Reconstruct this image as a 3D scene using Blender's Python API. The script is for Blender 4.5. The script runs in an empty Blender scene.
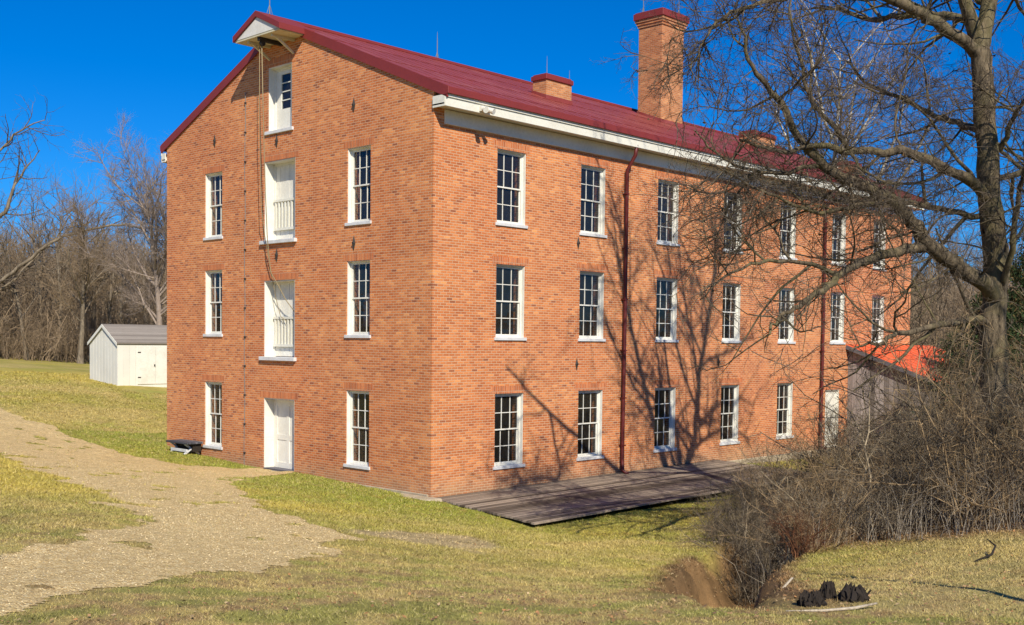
import bpy, math, random
import numpy as np
from mathutils import Vector, Matrix
R = math.radians
scene = bpy.context.scene
COL = scene.collection
SKY_TINT = (.28, .64, 1.15); SKY_SAT = 1.1; SKY_STR = .085; EXPO = .28
CTRL = np.array([
 (0,0,0),(0,3.6,.06),(0,6.5,.14),(0,11.2,.25),(0,13.7,.42),(-.6,-4.3,-.2),(9,-4.4,-.3),(14,0,-.2),(14,-5,-.5),(22,0,-.4),(29,0,-.6),
 (14,7,0),(29,14,-.2),(14,14,.2),
 (-3,-3.4,.12),(-6,-7.3,.55),(-12,-14.5,1.65),(-16,-18,2.15),(-19.7,-21.9,2.5),(-26,-29,2.9),
 (-4,-10.5,.35),(-8,-13,.95),(-3.5,-14,.85),(-1,-15.3,1.15),(3.6,-13.2,.75),(-9,-18,1.75),(-2,-20,1.8),(10,-25,1.8),(10,-14,.3),
 (30,-15,-.8),(22,-6,-.8),(50,-10,-1),(60,-40,0),(60,20,-.5),
 (-1.5,7,.2),(-1.3,10.6,.33),(-5,3,.62),(-8,7,1.0),(-3.5,19,1.45),(-12,-4,1.45),(-16,3,1.7),(-20,-10,2.2),(-30,-5,2.6),(-15,20,2.1),
 (5.6,28.5,1.9),(12,26,1.4),(-15,45,2.7),(0,60,2.8),(24,90,2.35),(33,90,1.6),(20,42,1.75),(42,60,.9),(60,110,1.2),(-40,30,3),(-30,90,3.2),(0,120,3)],float)
def _phi(r): return np.where(r>1e-9, r*r*np.log(np.maximum(r,1e-9)), 0.)
def _solve():
    P=CTRL[:,:2]; n=len(P)
    K=_phi(np.linalg.norm(P[:,None]-P[None],axis=2))+np.eye(n)*.6
    A=np.zeros((n+3,n+3)); A[:n,:n]=K; A[:n,n]=1; A[:n,n+1:]=P; A[n,:n]=1; A[n+1:,:n]=P.T
    return np.linalg.solve(A,np.concatenate([CTRL[:,2],[0,0,0]]))
_W=_solve()
GULLY=np.array([(-10.3,-15.9),(-9.3,-15.2),(-6.9,-13.5),(-3.6,-11.7),(1,-10.4),(8,-9.5),(20,-9.5),(40,-12)],float)
def hashn(ix,iy,s):
    h=(ix.astype(np.int64)*374761393+iy.astype(np.int64)*668265263+s*982451653)&0x7fffffff
    h=((h^(h>>13))*1274126177)&0x7fffffff
    return ((h^(h>>16))&0xffff)/65535.
def vnoise(x,y,s=0):
    x=np.asarray(x,float); y=np.asarray(y,float)
    ix=np.floor(x); iy=np.floor(y); fx=x-ix; fy=y-iy
    fx=fx*fx*(3-2*fx); fy=fy*fy*(3-2*fy)
    a=hashn(ix,iy,s); b=hashn(ix+1,iy,s); c=hashn(ix,iy+1,s); d=hashn(ix+1,iy+1,s)
    return (a*(1-fx)+b*fx)*(1-fy)+(c*(1-fx)+d*fx)*fy
def fbm(x,y,s=0,o=4):
    t=0;a=.5;n=0
    for k in range(o):
        t=t+a*vnoise(x*2**k+17*k,y*2**k-9*k,s+k); n+=a; a*=.5
    return t/n
def gully_dist(x,y):
    best=np.full(np.shape(x),1e9)
    for i in range(len(GULLY)-1):
        a=GULLY[i]; b=GULLY[i+1]; ab=b-a
        t=np.clip(((x-a[0])*ab[0]+(y-a[1])*ab[1])/(ab@ab),0,1)
        best=np.minimum(best,np.hypot(x-a[0]-t*ab[0],y-a[1]-t*ab[1]))
    return best
def smoothstep(a,b,v):
    t=np.clip((v-a)/(b-a),0,1); return t*t*(3-2*t)
def height(x,y):
    x=np.asarray(x,float); y=np.asarray(y,float); sh=x.shape; x=x.ravel(); y=y.ravel()
    z=np.empty_like(x)
    for s in range(0,len(x),20000):
        X=x[s:s+20000]; Y=y[s:s+20000]
        cx=np.clip(X,-45,70); cy=np.clip(Y,-45,125)
        r=np.hypot(cx[:,None]-CTRL[:,0],cy[:,None]-CTRL[:,1])
        z[s:s+20000]=_phi(r)@_W[:-3]+_W[-3]+_W[-2]*cx+_W[-1]*cy
    z=np.clip(z,-2.5,4)
    d=np.hypot(x-10,y-0)
    z=z+7*smoothstep(95,190,y+.12*x)+7*smoothstep(75,190,x-.1*y)
    g=gully_dist(x,y)+(fbm(x*1.3,y*1.3,5)-.5)*.6
    depth=1.0*smoothstep(-11.4,-7.8,x)
    wd=np.interp(x,[-11,-8,-5,4],[.5,.7,.9,1.5])
    z=z-depth*(1-smoothstep(.4,.95,g/wd))
    far=1-smoothstep(60,200,d)
    z=z+(fbm(x*.25,y*.25,9)-.5)*.16*far+(fbm(x*1.6,y*1.6,11,3)-.5)*.07*far
    # flat next to the mill walls
    return z.reshape(sh)

# ------------------------------------------------------------------ helpers
def tag(o, label=None, cat=None, group=None, kind=None):
    if label: o['label'] = label
    if cat: o['category'] = cat
    if group: o['group'] = group
    if kind: o['kind'] = kind
    return o

def empty(name, loc, label, cat, group=None, rz=0):
    o = bpy.data.objects.new(name, None); COL.objects.link(o)
    o.location = loc; o.rotation_euler = (0, 0, rz)
    o.empty_display_size = .3
    return tag(o, label, cat, group)

def ident(a, d, z): return (a, d, z)

class MB:
    """collects geometry for one mesh object"""
    def __init__(s, fn=ident): s.v = []; s.f = []; s.fn = fn
    def pt(s, *p): s.v.append(s.fn(*p)); return len(s.v) - 1
    def quad(s, *ps):
        s.f.append([s.pt(*p) for p in ps])
    def box(s, a0, a1, d0, d1, z0, z1):
        i = [s.pt(a, d, z) for z in (z0, z1) for d in (d0, d1) for a in (a0, a1)]
        for q in ((0, 2, 3, 1), (4, 5, 7, 6), (0, 1, 5, 4), (2, 6, 7, 3), (0, 4, 6, 2), (1, 3, 7, 5)):
            s.f.append([i[k] for k in q])
        return s
    def hexa(s, lo, hi):
        i = [s.pt(*p) for p in lo] + [s.pt(*p) for p in hi]
        n = len(lo)
        s.f.append(i[:n][::-1]); s.f.append(i[n:])
        for k in range(n):
            s.f.append([i[k], i[(k+1) % n], i[n+(k+1) % n], i[n+k]])
        return s
    def bar(s, p, q, w, h=None, up=(0, 0, 1)):
        h = h or w
        p = Vector(p); q = Vector(q); t = (q-p).normalized(); u = Vector(up)
        if abs(t.dot(u)) > .95: u = Vector((1, 0, 0))
        sd = t.cross(u).normalized(); u = sd.cross(t)
        o = [sd*w/2+u*h/2, -sd*w/2+u*h/2, -sd*w/2-u*h/2, sd*w/2-u*h/2]
        return s.hexa([tuple(p+k) for k in o][::-1], [tuple(q+k) for k in o][::-1])
    def tube(s, pts, r, n=8, cap=True):
        P = [Vector(p) for p in pts]; rings = []
        rr = r if isinstance(r, (list, tuple)) else [r]*len(P)
        ref = None
        for k, p in enumerate(P):
            t = (P[min(k+1, len(P)-1)] - P[max(k-1, 0)]).normalized()
            if ref is None: ref = Vector((0, 0, 1)) if abs(t.z) < .9 else Vector((1, 0, 0))
            sd = t.cross(ref)
            if sd.length < 1e-3: sd = t.cross(Vector((0.3, 1, .2)))
            sd.normalize(); u = sd.cross(t)
            rings.append([s.pt(*(p + (sd*math.cos(2*math.pi*j/n) + u*math.sin(2*math.pi*j/n))*rr[k])) for j in range(n)])
        for a, b in zip(rings, rings[1:]):
            for j in range(n): s.f.append([a[j], a[(j+1) % n], b[(j+1) % n], b[j]])
        if cap: s.f.append(rings[0][::-1]); s.f.append(rings[-1])
        return s
    def build(s, name, mat, parent=None, bevel=0, smooth=False, off=None):
        me = bpy.data.meshes.new(name)
        off = off if off is not None else (tuple(parent_loc(parent)) if parent else (0, 0, 0))
        me.from_pydata([(x-off[0], y-off[1], z-off[2]) for x, y, z in s.v], [], s.f)
        me.materials.append(mat); me.validate(); me.update()
        if smooth: me.shade_smooth()
        o = bpy.data.objects.new(name, me); COL.objects.link(o)
        if parent is not None: o.parent = parent
        elif off != (0, 0, 0): o.location = off
        if bevel:
            m = o.modifiers.new('bevel', 'BEVEL'); m.width = bevel; m.segments = 1; m.limit_method = 'ANGLE'
        return o

def parent_loc(o):
    v = Vector((0, 0, 0))
    while o is not None: v += o.location; o = o.parent
    return v

def np_mesh(name, verts, faces_flat, nper, mat, parent=None, colors=None, smooth=False):
    """verts (n,3); faces_flat (m,nper)"""
    me = bpy.data.meshes.new(name)
    n = len(verts); m = len(faces_flat)
    me.vertices.add(n); me.vertices.foreach_set('co', np.ascontiguousarray(verts, dtype=np.float32).ravel())
    me.loops.add(m*nper); me.polygons.add(m)
    me.loops.foreach_set('vertex_index', np.ascontiguousarray(faces_flat, dtype=np.int32).ravel())
    me.polygons.foreach_set('loop_start', np.arange(0, m*nper, nper, dtype=np.int32))
    me.polygons.foreach_set('loop_total', np.full(m, nper, dtype=np.int32))
    me.polygons.foreach_set('use_smooth', np.full(m, smooth))
    me.update(calc_edges=True)
    if colors is not None:
        ca = me.color_attributes.new('tint', 'FLOAT_COLOR', 'POINT')
        c = np.ones((n, 4), dtype=np.float32); c[:, :3] = colors
        ca.data.foreach_set('color', c.ravel())
    me.materials.append(mat)
    o = bpy.data.objects.new(name, me); COL.objects.link(o)
    if parent is not None: o.parent = parent
    return o

def copy_tree(o, parent=None):
    c = o.copy(); COL.objects.link(c)
    if parent is not None: c.parent = parent
    for ch in o.children: copy_tree(ch, c)
    return c

# ------------------------------------------------------------------ materials
def nt(name):
    m = bpy.data.materials.new(name); m.use_nodes = True
    t = m.node_tree; b = t.nodes['Principled BSDF']
    return m, t, b
def N(t, typ, **kw):
    n = t.nodes.new(typ)
    for k, v in kw.items():
        if k in n.inputs.keys(): n.inputs[k].default_value = v
        else: setattr(n, k, v)
    return n
def ramp(t, stops, fac=None, interp='LINEAR'):
    n = t.nodes.new('ShaderNodeValToRGB'); n.color_ramp.interpolation = interp
    e = n.color_ramp.elements
    while len(e) < len(stops): e.new(.5)
    for k, (p, c) in enumerate(stops):
        e[k].position = p; e[k].color = (*c, 1) if len(c) == 3 else c
    if fac is not None: t.links.new(fac, n.inputs[0])
    return n
def noise(t, vec, scale, detail=4, rough=.55, dist=0):
    n = N(t, 'ShaderNodeTexNoise'); n.inputs['Scale'].default_value = scale
    n.inputs['Detail'].default_value = detail; n.inputs['Roughness'].default_value = rough; n.inputs['Distortion'].default_value = dist
    t.links.new(vec, n.inputs['Vector']); return n
def mix(t, fac, a, b, mode='MIX'):
    n = t.nodes.new('ShaderNodeMix'); n.data_type = 'RGBA'; n.blend_type = mode
    for sock, v in ((n.inputs[0], fac), (n.inputs[6], a), (n.inputs[7], b)):
        if hasattr(v, 'is_output'): t.links.new(v, sock)
        elif isinstance(v, (int, float)): sock.default_value = v
        else: sock.default_value = (*v, 1)
    return n.outputs[2]
def math_(t, op, a, b=0.):
    n = t.nodes.new('ShaderNodeMath'); n.operation = op
    for sock, v in ((n.inputs[0], a), (n.inputs[1], b)):
        if hasattr(v, 'is_output'): t.links.new(v, sock)
        else: sock.default_value = v
    return n.outputs[0]
def bump(t, b, h, strength=.3, dist=.01):
    n = t.nodes.new('ShaderNodeBump'); n.inputs['Strength'].default_value = strength; n.inputs['Distance'].default_value = dist
    t.links.new(h, n.inputs['Height']); t.links.new(n.outputs[0], b.inputs['Normal']); return n
def objco(t): return t.nodes.new('ShaderNodeTexCoord').outputs['Object']

def brick_mat(name, c1, c2, dark, mortar, tone=(1, 1, 1), w=.213, h=.071, soldier=False, seed=0):
    m, t, b = nt(name); co = objco(t)
    sp = t.nodes.new('ShaderNodeSeparateXYZ'); t.links.new(co, sp.inputs[0])
    u = math_(t, 'ADD', sp.outputs[0], sp.outputs[1])
    # courses wander a little
    wob = noise(t, co, .9, 2); wb = math_(t, 'MULTIPLY', wob.outputs[0], .03)
    z = math_(t, 'ADD', sp.outputs[2], wb)
    cb = t.nodes.new('ShaderNodeCombineXYZ')
    t.links.new((z if soldier else u), cb.inputs[0]); t.links.new((u if soldier else z), cb.inputs[1])
    def br(ca, cbb, mo, msize):
        k = t.nodes.new('ShaderNodeTexBrick'); t.links.new(cb.outputs[0], k.inputs['Vector'])
        k.inputs['Color1'].default_value = (*ca, 1); k.inputs['Color2'].default_value = (*cbb, 1); k.inputs['Mortar'].default_value = (*mo, 1)
        k.inputs['Scale'].default_value = 1; k.inputs['Brick Width'].default_value = w; k.inputs['Row Height'].default_value = h
        k.inputs['Mortar Size'].default_value = msize; k.inputs['Mortar Smooth'].default_value = .25; k.inputs['Bias'].default_value = 0
        k.offset = .0 if soldier else .5
        return k
    k = br((0, 0, 0), (1, 1, 1), (.5, .5, .5), .0085)
    rc = ramp(t, [(0, dark), (.015, dark), (.06, c1), (.5, tuple((x+y)/2 for x, y in zip(c1, c2))), (.75, c2), (.9, c2), (1, tuple(min(1, x*y) for x, y in zip(c2, (1.16, 1.35, 1.4))))], k.outputs['Color'])
    n1 = noise(t, co, .35, 4, .6); n2 = noise(t, co, 2.3, 4, .7); n3 = noise(t, co, 38, 3, .6)
    col = mix(t, math_(t, 'MULTIPLY', ramp(t, [(.38, (0, 0, 0)), (.66, (1, 1, 1))], n1.outputs[0]).outputs[0], .75), rc.outputs[0], mix(t, 1., rc.outputs[0], (.84, .66, .62), 'MULTIPLY'))
    col = mix(t, math_(t, 'MULTIPLY', ramp(t, [(.5, (0, 0, 0)), (.72, (1, 1, 1))], n2.outputs[0]).outputs[0], .45), col, mix(t, 1., col, (1.2, 1.13, 1.0), 'MULTIPLY'))
    col = mix(t, .5, col, mix(t, 1., col, ramp(t, [(.25, (.55, .55, .55)), (.75, (1.35, 1.35, 1.35))], n3.outputs[0]).outputs[0], 'MULTIPLY'))
    mh = t.nodes.new('ShaderNodeMapping'); mh.inputs['Scale'].default_value = (.22, .22, 1.1); t.links.new(co, mh.inputs[0])
    bh = noise(t, mh.outputs[0], 1.3, 5, .65)
    col = mix(t, 1., col, ramp(t, [(.3, (.84, .76, .72)), (.5, (1, 1, 1)), (.7, (1.10, 1.12, 1.08))], bh.outputs[0]).outputs[0], 'MULTIPLY')
    # streaky weather staining, tall and thin
    mp = t.nodes.new('ShaderNodeMapping'); mp.inputs['Scale'].default_value = (1.6, 1.6, .22); t.links.new(co, mp.inputs[0])
    st = noise(t, mp.outputs[0], 1.0, 5, .7)
    col = mix(t, math_(t, 'MULTIPLY', ramp(t, [(.55, (0, 0, 0)), (.75, (1, 1, 1))], st.outputs[0]).outputs[0], .4), col, mix(t, 1., col, (.66, .62, .62), 'MULTIPLY'))
    dirt = math_(t, 'MULTIPLY', math_(t, 'SUBTRACT', 1., math_(t, 'MULTIPLY', sp.outputs[2], 1.6)), n2.outputs[0])
    cl = t.nodes.new('ShaderNodeClamp'); t.links.new(math_(t, 'MULTIPLY', dirt, 1.3), cl.inputs[0])
    if not soldier: col = mix(t, cl.outputs[0], col, (.30, .20, .12))
    mo = mix(t, n2.outputs[0], mortar, tuple(x*.72 for x in mortar))
    col = mix(t, math_(t, 'MULTIPLY', k.outputs['Fac'], .8), col, mo)
    col = mix(t, 1., col, tone, 'MULTIPLY')
    t.links.new(col, b.inputs['Base Color']); b.inputs['Roughness'].default_value = .9
    b.inputs['Specular IOR Level'].default_value = .25
    hgt = math_(t, 'ADD', math_(t, 'MULTIPLY', k.outputs['Fac'], -1.), math_(t, 'MULTIPLY', n3.outputs[0], .35))
    bump(t, b, hgt, .55, .012)
    return m

def paint(name, col, rough=.55, dirt=(.55, .5, .42), amount=.35, scale=1.5, bmp=.1, spec=.4, metal=0):
    m, t, b = nt(name); co = objco(t)
    n = noise(t, co, scale, 6, .7); n2 = noise(t, co, scale*14, 3, .6)
    f = math_(t, 'MULTIPLY', ramp(t, [(.42, (0, 0, 0)), (.72, (1, 1, 1))], n.outputs[0]).outputs[0], amount)
    c = mix(t, f, col, tuple(a*d for a, d in zip(col, dirt)))
    c = mix(t, .25, c, mix(t, 1., c, ramp(t, [(.3, (.7, .7, .7)), (.7, (1.2, 1.2, 1.2))], n2.outputs[0]).outputs[0], 'MULTIPLY'))
    t.links.new(c, b.inputs['Base Color']); b.inputs['Roughness'].default_value = rough
    b.inputs['Specular IOR Level'].default_value = spec; b.inputs['Metallic'].default_value = metal
    bump(t, b, n2.outputs[0], bmp, .01)
    return m

def wood(name, c1, c2, pitch=.15, axis=0, gap=.1, rough=.85, grain=22, phase=0.):
    """boards whose joints repeat every pitch along axis (0 x, 1 y, 3 x+y); grain runs across"""
    m, t, b = nt(name); co = objco(t)
    sp = t.nodes.new('ShaderNodeSeparateXYZ'); t.links.new(co, sp.inputs[0])
    s = sp.outputs[axis] if axis < 3 else math_(t, 'ADD', sp.outputs[0], sp.outputs[1])
    q = math_(t, 'DIVIDE', math_(t, 'ADD', s, phase), pitch); fl = math_(t, 'FLOOR', q); fr = math_(t, 'SUBTRACT', q, fl)
    wn = t.nodes.new('ShaderNodeTexWhiteNoise'); wn.noise_dimensions = '1D'; t.links.new(fl, wn.inputs['W'])
    mp = t.nodes.new('ShaderNodeMapping'); sc = [1, 1, 1]
    sc = {0: (1, .06, .06), 1: (.06, 1, .06), 3: (1, 1, .05)}[axis]
    mp.inputs['Scale'].default_value = sc; t.links.new(co, mp.inputs[0])
    g = noise(t, mp.outputs[0], grain, 5, .7); big = noise(t, co, 1.1, 4, .6)
    f = math_(t, 'ADD', math_(t, 'MULTIPLY', g.outputs[0], .6), math_(t, 'MULTIPLY', wn.outputs[0], .5))
    c = mix(t, ramp(t, [(.3, (0, 0, 0)), (.8, (1, 1, 1))], f).outputs[0], c1, c2)
    c = mix(t, math_(t, 'MULTIPLY', big.outputs[0], .5), c, mix(t, 1., c, (.6, .58, .55), 'MULTIPLY'))
    edge = math_(t, 'LESS_THAN', math_(t, 'ABSOLUTE', math_(t, 'SUBTRACT', fr, .5)), .5-gap/2)
    c = mix(t, edge, tuple(x*.25 for x in c1), c)
    t.links.new(c, b.inputs['Base Color']); b.inputs['Roughness'].default_value = rough
    b.inputs['Specular IOR Level'].default_value = .25
    bump(t, b, math_(t, 'ADD', edge, math_(t, 'MULTIPLY', g.outputs[0], .5)), .5, .01)
    return m

def tinted(name, rough=.95, detail=9., contrast=.5, trans=0, bmp=.4):
    """colour from the mesh's own tint attribute, broken up by fine noise"""
    m, t, b = nt(name); co = objco(t)
    at = t.nodes.new('ShaderNodeAttribute'); at.attribute_name = 'tint'
    n = noise(t, co, detail, 8, .75); n2 = noise(t, co, detail*9, 4, .7)
    c = mix(t, contrast, at.outputs[0], mix(t, 1., at.outputs[0], ramp(t, [(.28, (.35, .36, .33)), (.5, (1, 1, 1)), (.72, (1.6, 1.55, 1.45))], n.outputs[0]).outputs[0], 'MULTIPLY'))
    c = mix(t, contrast, c, mix(t, 1., c, ramp(t, [(.3, (.45, .45, .42)), (.7, (1.5, 1.5, 1.5))], n2.outputs[0]).outputs[0], 'MULTIPLY'))
    t.links.new(c, b.inputs['Base Color']); b.inputs['Roughness'].default_value = rough
    b.inputs['Specular IOR Level'].default_value = .15
    if bmp: bump(t, b, math_(t, 'ADD', n.outputs[0], n2.outputs[0]), bmp, .04)
    return m

def bark(name, c1, c2, scale=14, moss=None, patch=None):
    m, t, b = nt(name); co = objco(t)
    mp = t.nodes.new('ShaderNodeMapping'); mp.inputs['Scale'].default_value = (1, 1, .3); t.links.new(co, mp.inputs[0])
    n = noise(t, mp.outputs[0], scale, 6, .75, .6); big = noise(t, co, 1.1, 3, .6)
    c = mix(t, ramp(t, [(.35, (0, 0, 0)), (.62, (1, 1, 1))], n.outputs[0]).outputs[0], c1, c2)
    if moss: c = mix(t, math_(t, 'MULTIPLY', ramp(t, [(.45, (0, 0, 0)), (.6, (1, 1, 1))], big.outputs[0]).outputs[0], .6), c, moss)
    if patch: c = mix(t, ramp(t, [(.47, (0, 0, 0)), (.52, (1, 1, 1))], noise(t, co, 2.2, 3, .5).outputs[0]).outputs[0], c, patch)
    t.links.new(c, b.inputs['Base Color']); b.inputs['Roughness'].default_value = .95
    b.inputs['Specular IOR Level'].default_value = .12
    bump(t, b, n.outputs[0], .9, .04)
    return m

M = {}
M['brick'] = brick_mat('brick', (.50, .158, .052), (.67, .245, .084), (.34, .115, .054), (.68, .51, .34))
M['soldier'] = brick_mat('soldier_brick', (.46, .135, .046), (.62, .20, .068), (.40, .12, .045), (.60, .42, .28), soldier=True)
M['chimney_brick'] = brick_mat('chimney_brick', (.42, .16, .06), (.58, .25, .10), (.20, .08, .04), (.52, .38, .25))
M['white'] = paint('white_paint', (.76, .74, .66), .5, amount=.35, scale=1.2)
M['sill'] = paint('sill_paint', (.66, .66, .66), .6, amount=.5, scale=3)
M['cream'] = paint('cream_trim', (.74, .72, .62), .5, amount=.3, scale=.9)
M['soffit'] = paint('soffit_paint', (.60, .55, .38), .6, amount=.5)
M['hoodwhite'] = paint('hood_board', (.72, .70, .64), .6, amount=.4)
M['redtrim'] = paint('maroon_trim', (.22, .030, .026), .55, dirt=(.7, .7, .7), amount=.5)
M['pipe'] = paint('maroon_pipe', (.12, .017, .015), .5, dirt=(.5, .5, .5), amount=.6, scale=6)
M['iron'] = paint('black_iron', (.03, .024, .02), .7)
M['rod'] = paint('grey_metal', (.20, .19, .18), .6)
M['stone'] = paint('foundation_stone', (.46, .38, .27), .9, scale=3, amount=.7, bmp=.5)
M['rope'] = paint('rope_fibre', (.30, .235, .13), .95, scale=8)
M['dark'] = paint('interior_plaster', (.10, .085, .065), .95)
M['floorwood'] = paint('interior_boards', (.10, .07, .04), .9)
M['post'] = paint('interior_timber', (.60, .40, .22), .8)
M['cloth'] = paint('pale_cloth', (.66, .5, .44), .9)
M['boards'] = wood('weathered_boards', (.16, .14, .13), (.42, .38, .36), .2, 1, .06)
M['deck'] = wood('deck_boards', (.095, .072, .052), (.40, .32, .245), .16, 1, .09, grain=16)
M['decklight'] = M['deck']
M['shedwall'] = wood('shed_boards', (.75, .73, .65), (.79, .77, .69), .3, 3, .012, grain=5)
M['shingle'] = wood('shed_shingles', (.21, .18, .155), (.33, .29, .25), .11, 1, .02, grain=40)
M['char'] = paint('charred_wood', (.028, .020, .014), .9, bmp=1., scale=9)
M['greyslab'] = wood('slab_boards', (.06, .06, .07), (.19, .18, .2), .12, 0, .1)
M['deadwood'] = bark('dead_wood', (.40, .33, .24), (.62, .53, .40), 20)
M['bark'] = bark('tree_bark', (.018, .014, .010), (.20, .155, .10), 10, moss=(.15, .13, .06))
M['twig'] = bark('twig_bark', (.035, .027, .02), (.19, .15, .11), 6)
M['syc'] = bark('sycamore_bark', (.30, .26, .19), (.46, .41, .31), 9, patch=(.72, .66, .55))
M['syctwig'] = bark('sycamore_twigs', (.20, .155, .125), (.34, .27, .22), 9)
M['farbark'] = bark('woodland_bark', (.09, .07, .05), (.26, .21, .15), 4)
M['fartwig'] = bark('woodland_twigs', (.12, .086, .056), (.34, .25, .16), .5)
M['brush'] = bark('brush_stems', (.06, .044, .03), (.50, .40, .26), 3)
M['warmbrush'] = bark('warm_brush_stems', (.06, .038, .022), (.50, .35, .19), 3)
M['lowbrush'] = bark('low_brush_stems', (.03, .022, .016), (.26, .205, .14), 4)
M['brushred'] = bark('reddish_stems', (.08, .035, .02), (.22, .10, .05), 5)
M['ground'] = tinted('ground_cover', detail=5, contrast=.42, bmp=.5)
M['blade'] = tinted('grass_blades', detail=2.5, contrast=.35, bmp=0)
M['leaf'] = tinted('dry_leaf', detail=2, contrast=.3, bmp=0)

def roof_mat():
    m, t, b = nt('red_metal_roof'); co = objco(t)
    sp = t.nodes.new('ShaderNodeSeparateXYZ'); t.links.new(co, sp.inputs[0])
    q = math_(t, 'DIVIDE', sp.outputs[0], .56); fl = math_(t, 'FLOOR', q)
    wn = t.nodes.new('ShaderNodeTexWhiteNoise'); wn.noise_dimensions = '1D'; t.links.new(fl, wn.inputs['W'])
    n = noise(t, co, .8, 6, .7); n2 = noise(t, co, 9, 4, .7)
    c = mix(t, wn.outputs[0], (.255, .046, .037), (.262, .047, .038))
    c = mix(t, math_(t, 'MULTIPLY', ramp(t, [(.4, (0, 0, 0)), (.7, (1, 1, 1))], n.outputs[0]).outputs[0], .6), c, (.17, .034, .028))
    c = mix(t, math_(t, 'MULTIPLY', ramp(t, [(.5, (0, 0, 0)), (.75, (1, 1, 1))], noise(t, co, .45, 6, .75).outputs[0]).outputs[0], .75), c, (.36, .115, .10))
    t.links.new(c, b.inputs['Base Color']); b.inputs['Roughness'].default_value = .5
    b.inputs['Specular IOR Level'].default_value = .35
    bump(t, b, n2.outputs[0], .15, .02)
    return m
M['roof'] = roof_mat()
M['orange'] = paint('orange_red_roofing', (.72, .135, .045), .6, dirt=(.6, .6, .6), amount=.35)

def glass_mat(name, refl=.9):
    m, t, b = nt(name); co = objco(t)
    out = [n for n in t.nodes if n.type == 'OUTPUT_MATERIAL'][0]
    gl = N(t, 'ShaderNodeBsdfGlossy'); gl.inputs['Roughness'].default_value = .03; gl.inputs['Color'].default_value = (.9, .95, 1, 1)
    tr = N(t, 'ShaderNodeBsdfTransparent'); tr.inputs['Color'].default_value = (.86, .88, .87, 1)
    df = N(t, 'ShaderNodeBsdfDiffuse'); df.inputs['Color'].default_value = (.30, .27, .24, 1)
    fr = N(t, 'ShaderNodeFresnel'); fr.inputs['IOR'].default_value = 1.55
    n = noise(t, co, 1.6, 3, .5)
    bp = t.nodes.new('ShaderNodeBump'); bp.inputs['Strength'].default_value = .25; bp.inputs['Distance'].default_value = .05
    t.links.new(n.outputs[0], bp.inputs['Height']); t.links.new(bp.outputs[0], gl.inputs['Normal'])
    n2 = noise(t, co, 1.3, 4, .7)
    m1 = N(t, 'ShaderNodeMixShader'); t.links.new(math_(t, 'MULTIPLY', n2.outputs[0], .10), m1.inputs[0]); t.links.new(tr.outputs[0], m1.inputs[1]); t.links.new(df.outputs[0], m1.inputs[2])
    m2 = N(t, 'ShaderNodeMixShader'); t.links.new(math_(t, 'ADD', math_(t, 'MULTIPLY', fr.outputs[0], .62), .01), m2.inputs[0])
    t.links.new(m1.outputs[0], m2.inputs[1]); t.links.new(gl.outputs[0], m2.inputs[2])
    t.links.new(m2.outputs[0], out.inputs[0]); t.nodes.remove(b)
    return m
M['glass'] = glass_mat('old_window_glass')

def gravel_mat():
    m, t, b = nt('tan_gravel'); co = objco(t)
    v = N(t, 'ShaderNodeTexVoronoi'); v.inputs['Scale'].default_value = 42; t.links.new(co, v.inputs['Vector'])
    v2 = N(t, 'ShaderNodeTexVoronoi'); v2.inputs['Scale'].default_value = 9; t.links.new(co, v2.inputs['Vector'])
    n = noise(t, co, .7, 5, .65); n2 = noise(t, co, 70, 3, .6)
    s = t.nodes.new('ShaderNodeSeparateColor'); t.links.new(v.outputs['Color'], s.inputs[0])
    c = ramp(t, [(0, (.43, .28, .12)), (.35, (.65, .455, .195)), (.7, (.75, .555, .255)), (1, (.84, .69, .40))], s.outputs[0]).outputs[0]
    c = mix(t, math_(t, 'MULTIPLY', ramp(t, [(.4, (0, 0, 0)), (.65, (1, 1, 1))], n.outputs[0]).outputs[0], .45), c, (.56, .41, .19))
    s2 = t.nodes.new('ShaderNodeSeparateColor'); t.links.new(v2.outputs['Color'], s2.inputs[0])
    c = mix(t, .3, c, mix(t, 1., c, ramp(t, [(0, (.6, .6, .6)), (1, (1.35, 1.35, 1.35))], s2.outputs[0]).outputs[0], 'MULTIPLY'))
    t.links.new(c, b.inputs['Base Color']); b.inputs['Roughness'].default_value = .95; b.inputs['Specular IOR Level'].default_value = .15
    bump(t, b, math_(t, 'ADD', math_(t, 'MULTIPLY', v.outputs['Distance'], -1.), math_(t, 'MULTIPLY', n2.outputs[0], .4)), .9, .03)
    return m
M['gravel'] = gravel_mat()

# ------------------------------------------------------------------ ground
def inpoly(x, y, poly):
    poly = np.asarray(poly); c = np.zeros(x.shape, bool); j = len(poly)-1
    for i in range(len(poly)):
        xi, yi = poly[i]; xj, yj = poly[j]
        k = ((yi > y) != (yj > y)) & (x < (xj-xi)*(y-yi)/(yj-yi+1e-12)+xi)
        c ^= k; j = i
    return c
PATH_OUT = [(-8,40),(-5,28),(-3.16,20.05),(-2.99,15.47),(-2.9,11.57),(-2.7,9.3),(-1.3,8.3),(.0,7.95),(.0,6.05),(-1.6,5.5),(-3.38,4.03),(-5.34,.28),(-7.34,-4.17),(-8.06,-6.39),(-8.9,-8.03),(-10.04,-9.04),(-12.46,-10.74),(-14.14,-11.92),(-16.13,-12.86),(-20,-14.5),(-30,-17),(-30,-11),(-20,-10.5),(-14.95,-9.85),(-14.33,-9.14),(-13.4,-8.79),(-12.14,-7.07),(-11.28,-5.7),(-10.22,-2.75),(-9.29,1.37),(-7.92,7.98),(-7.5,14),(-8.5,22),(-11,34),(-13,42)]
MILL = (0, 28.86, 0, 13.74)
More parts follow.
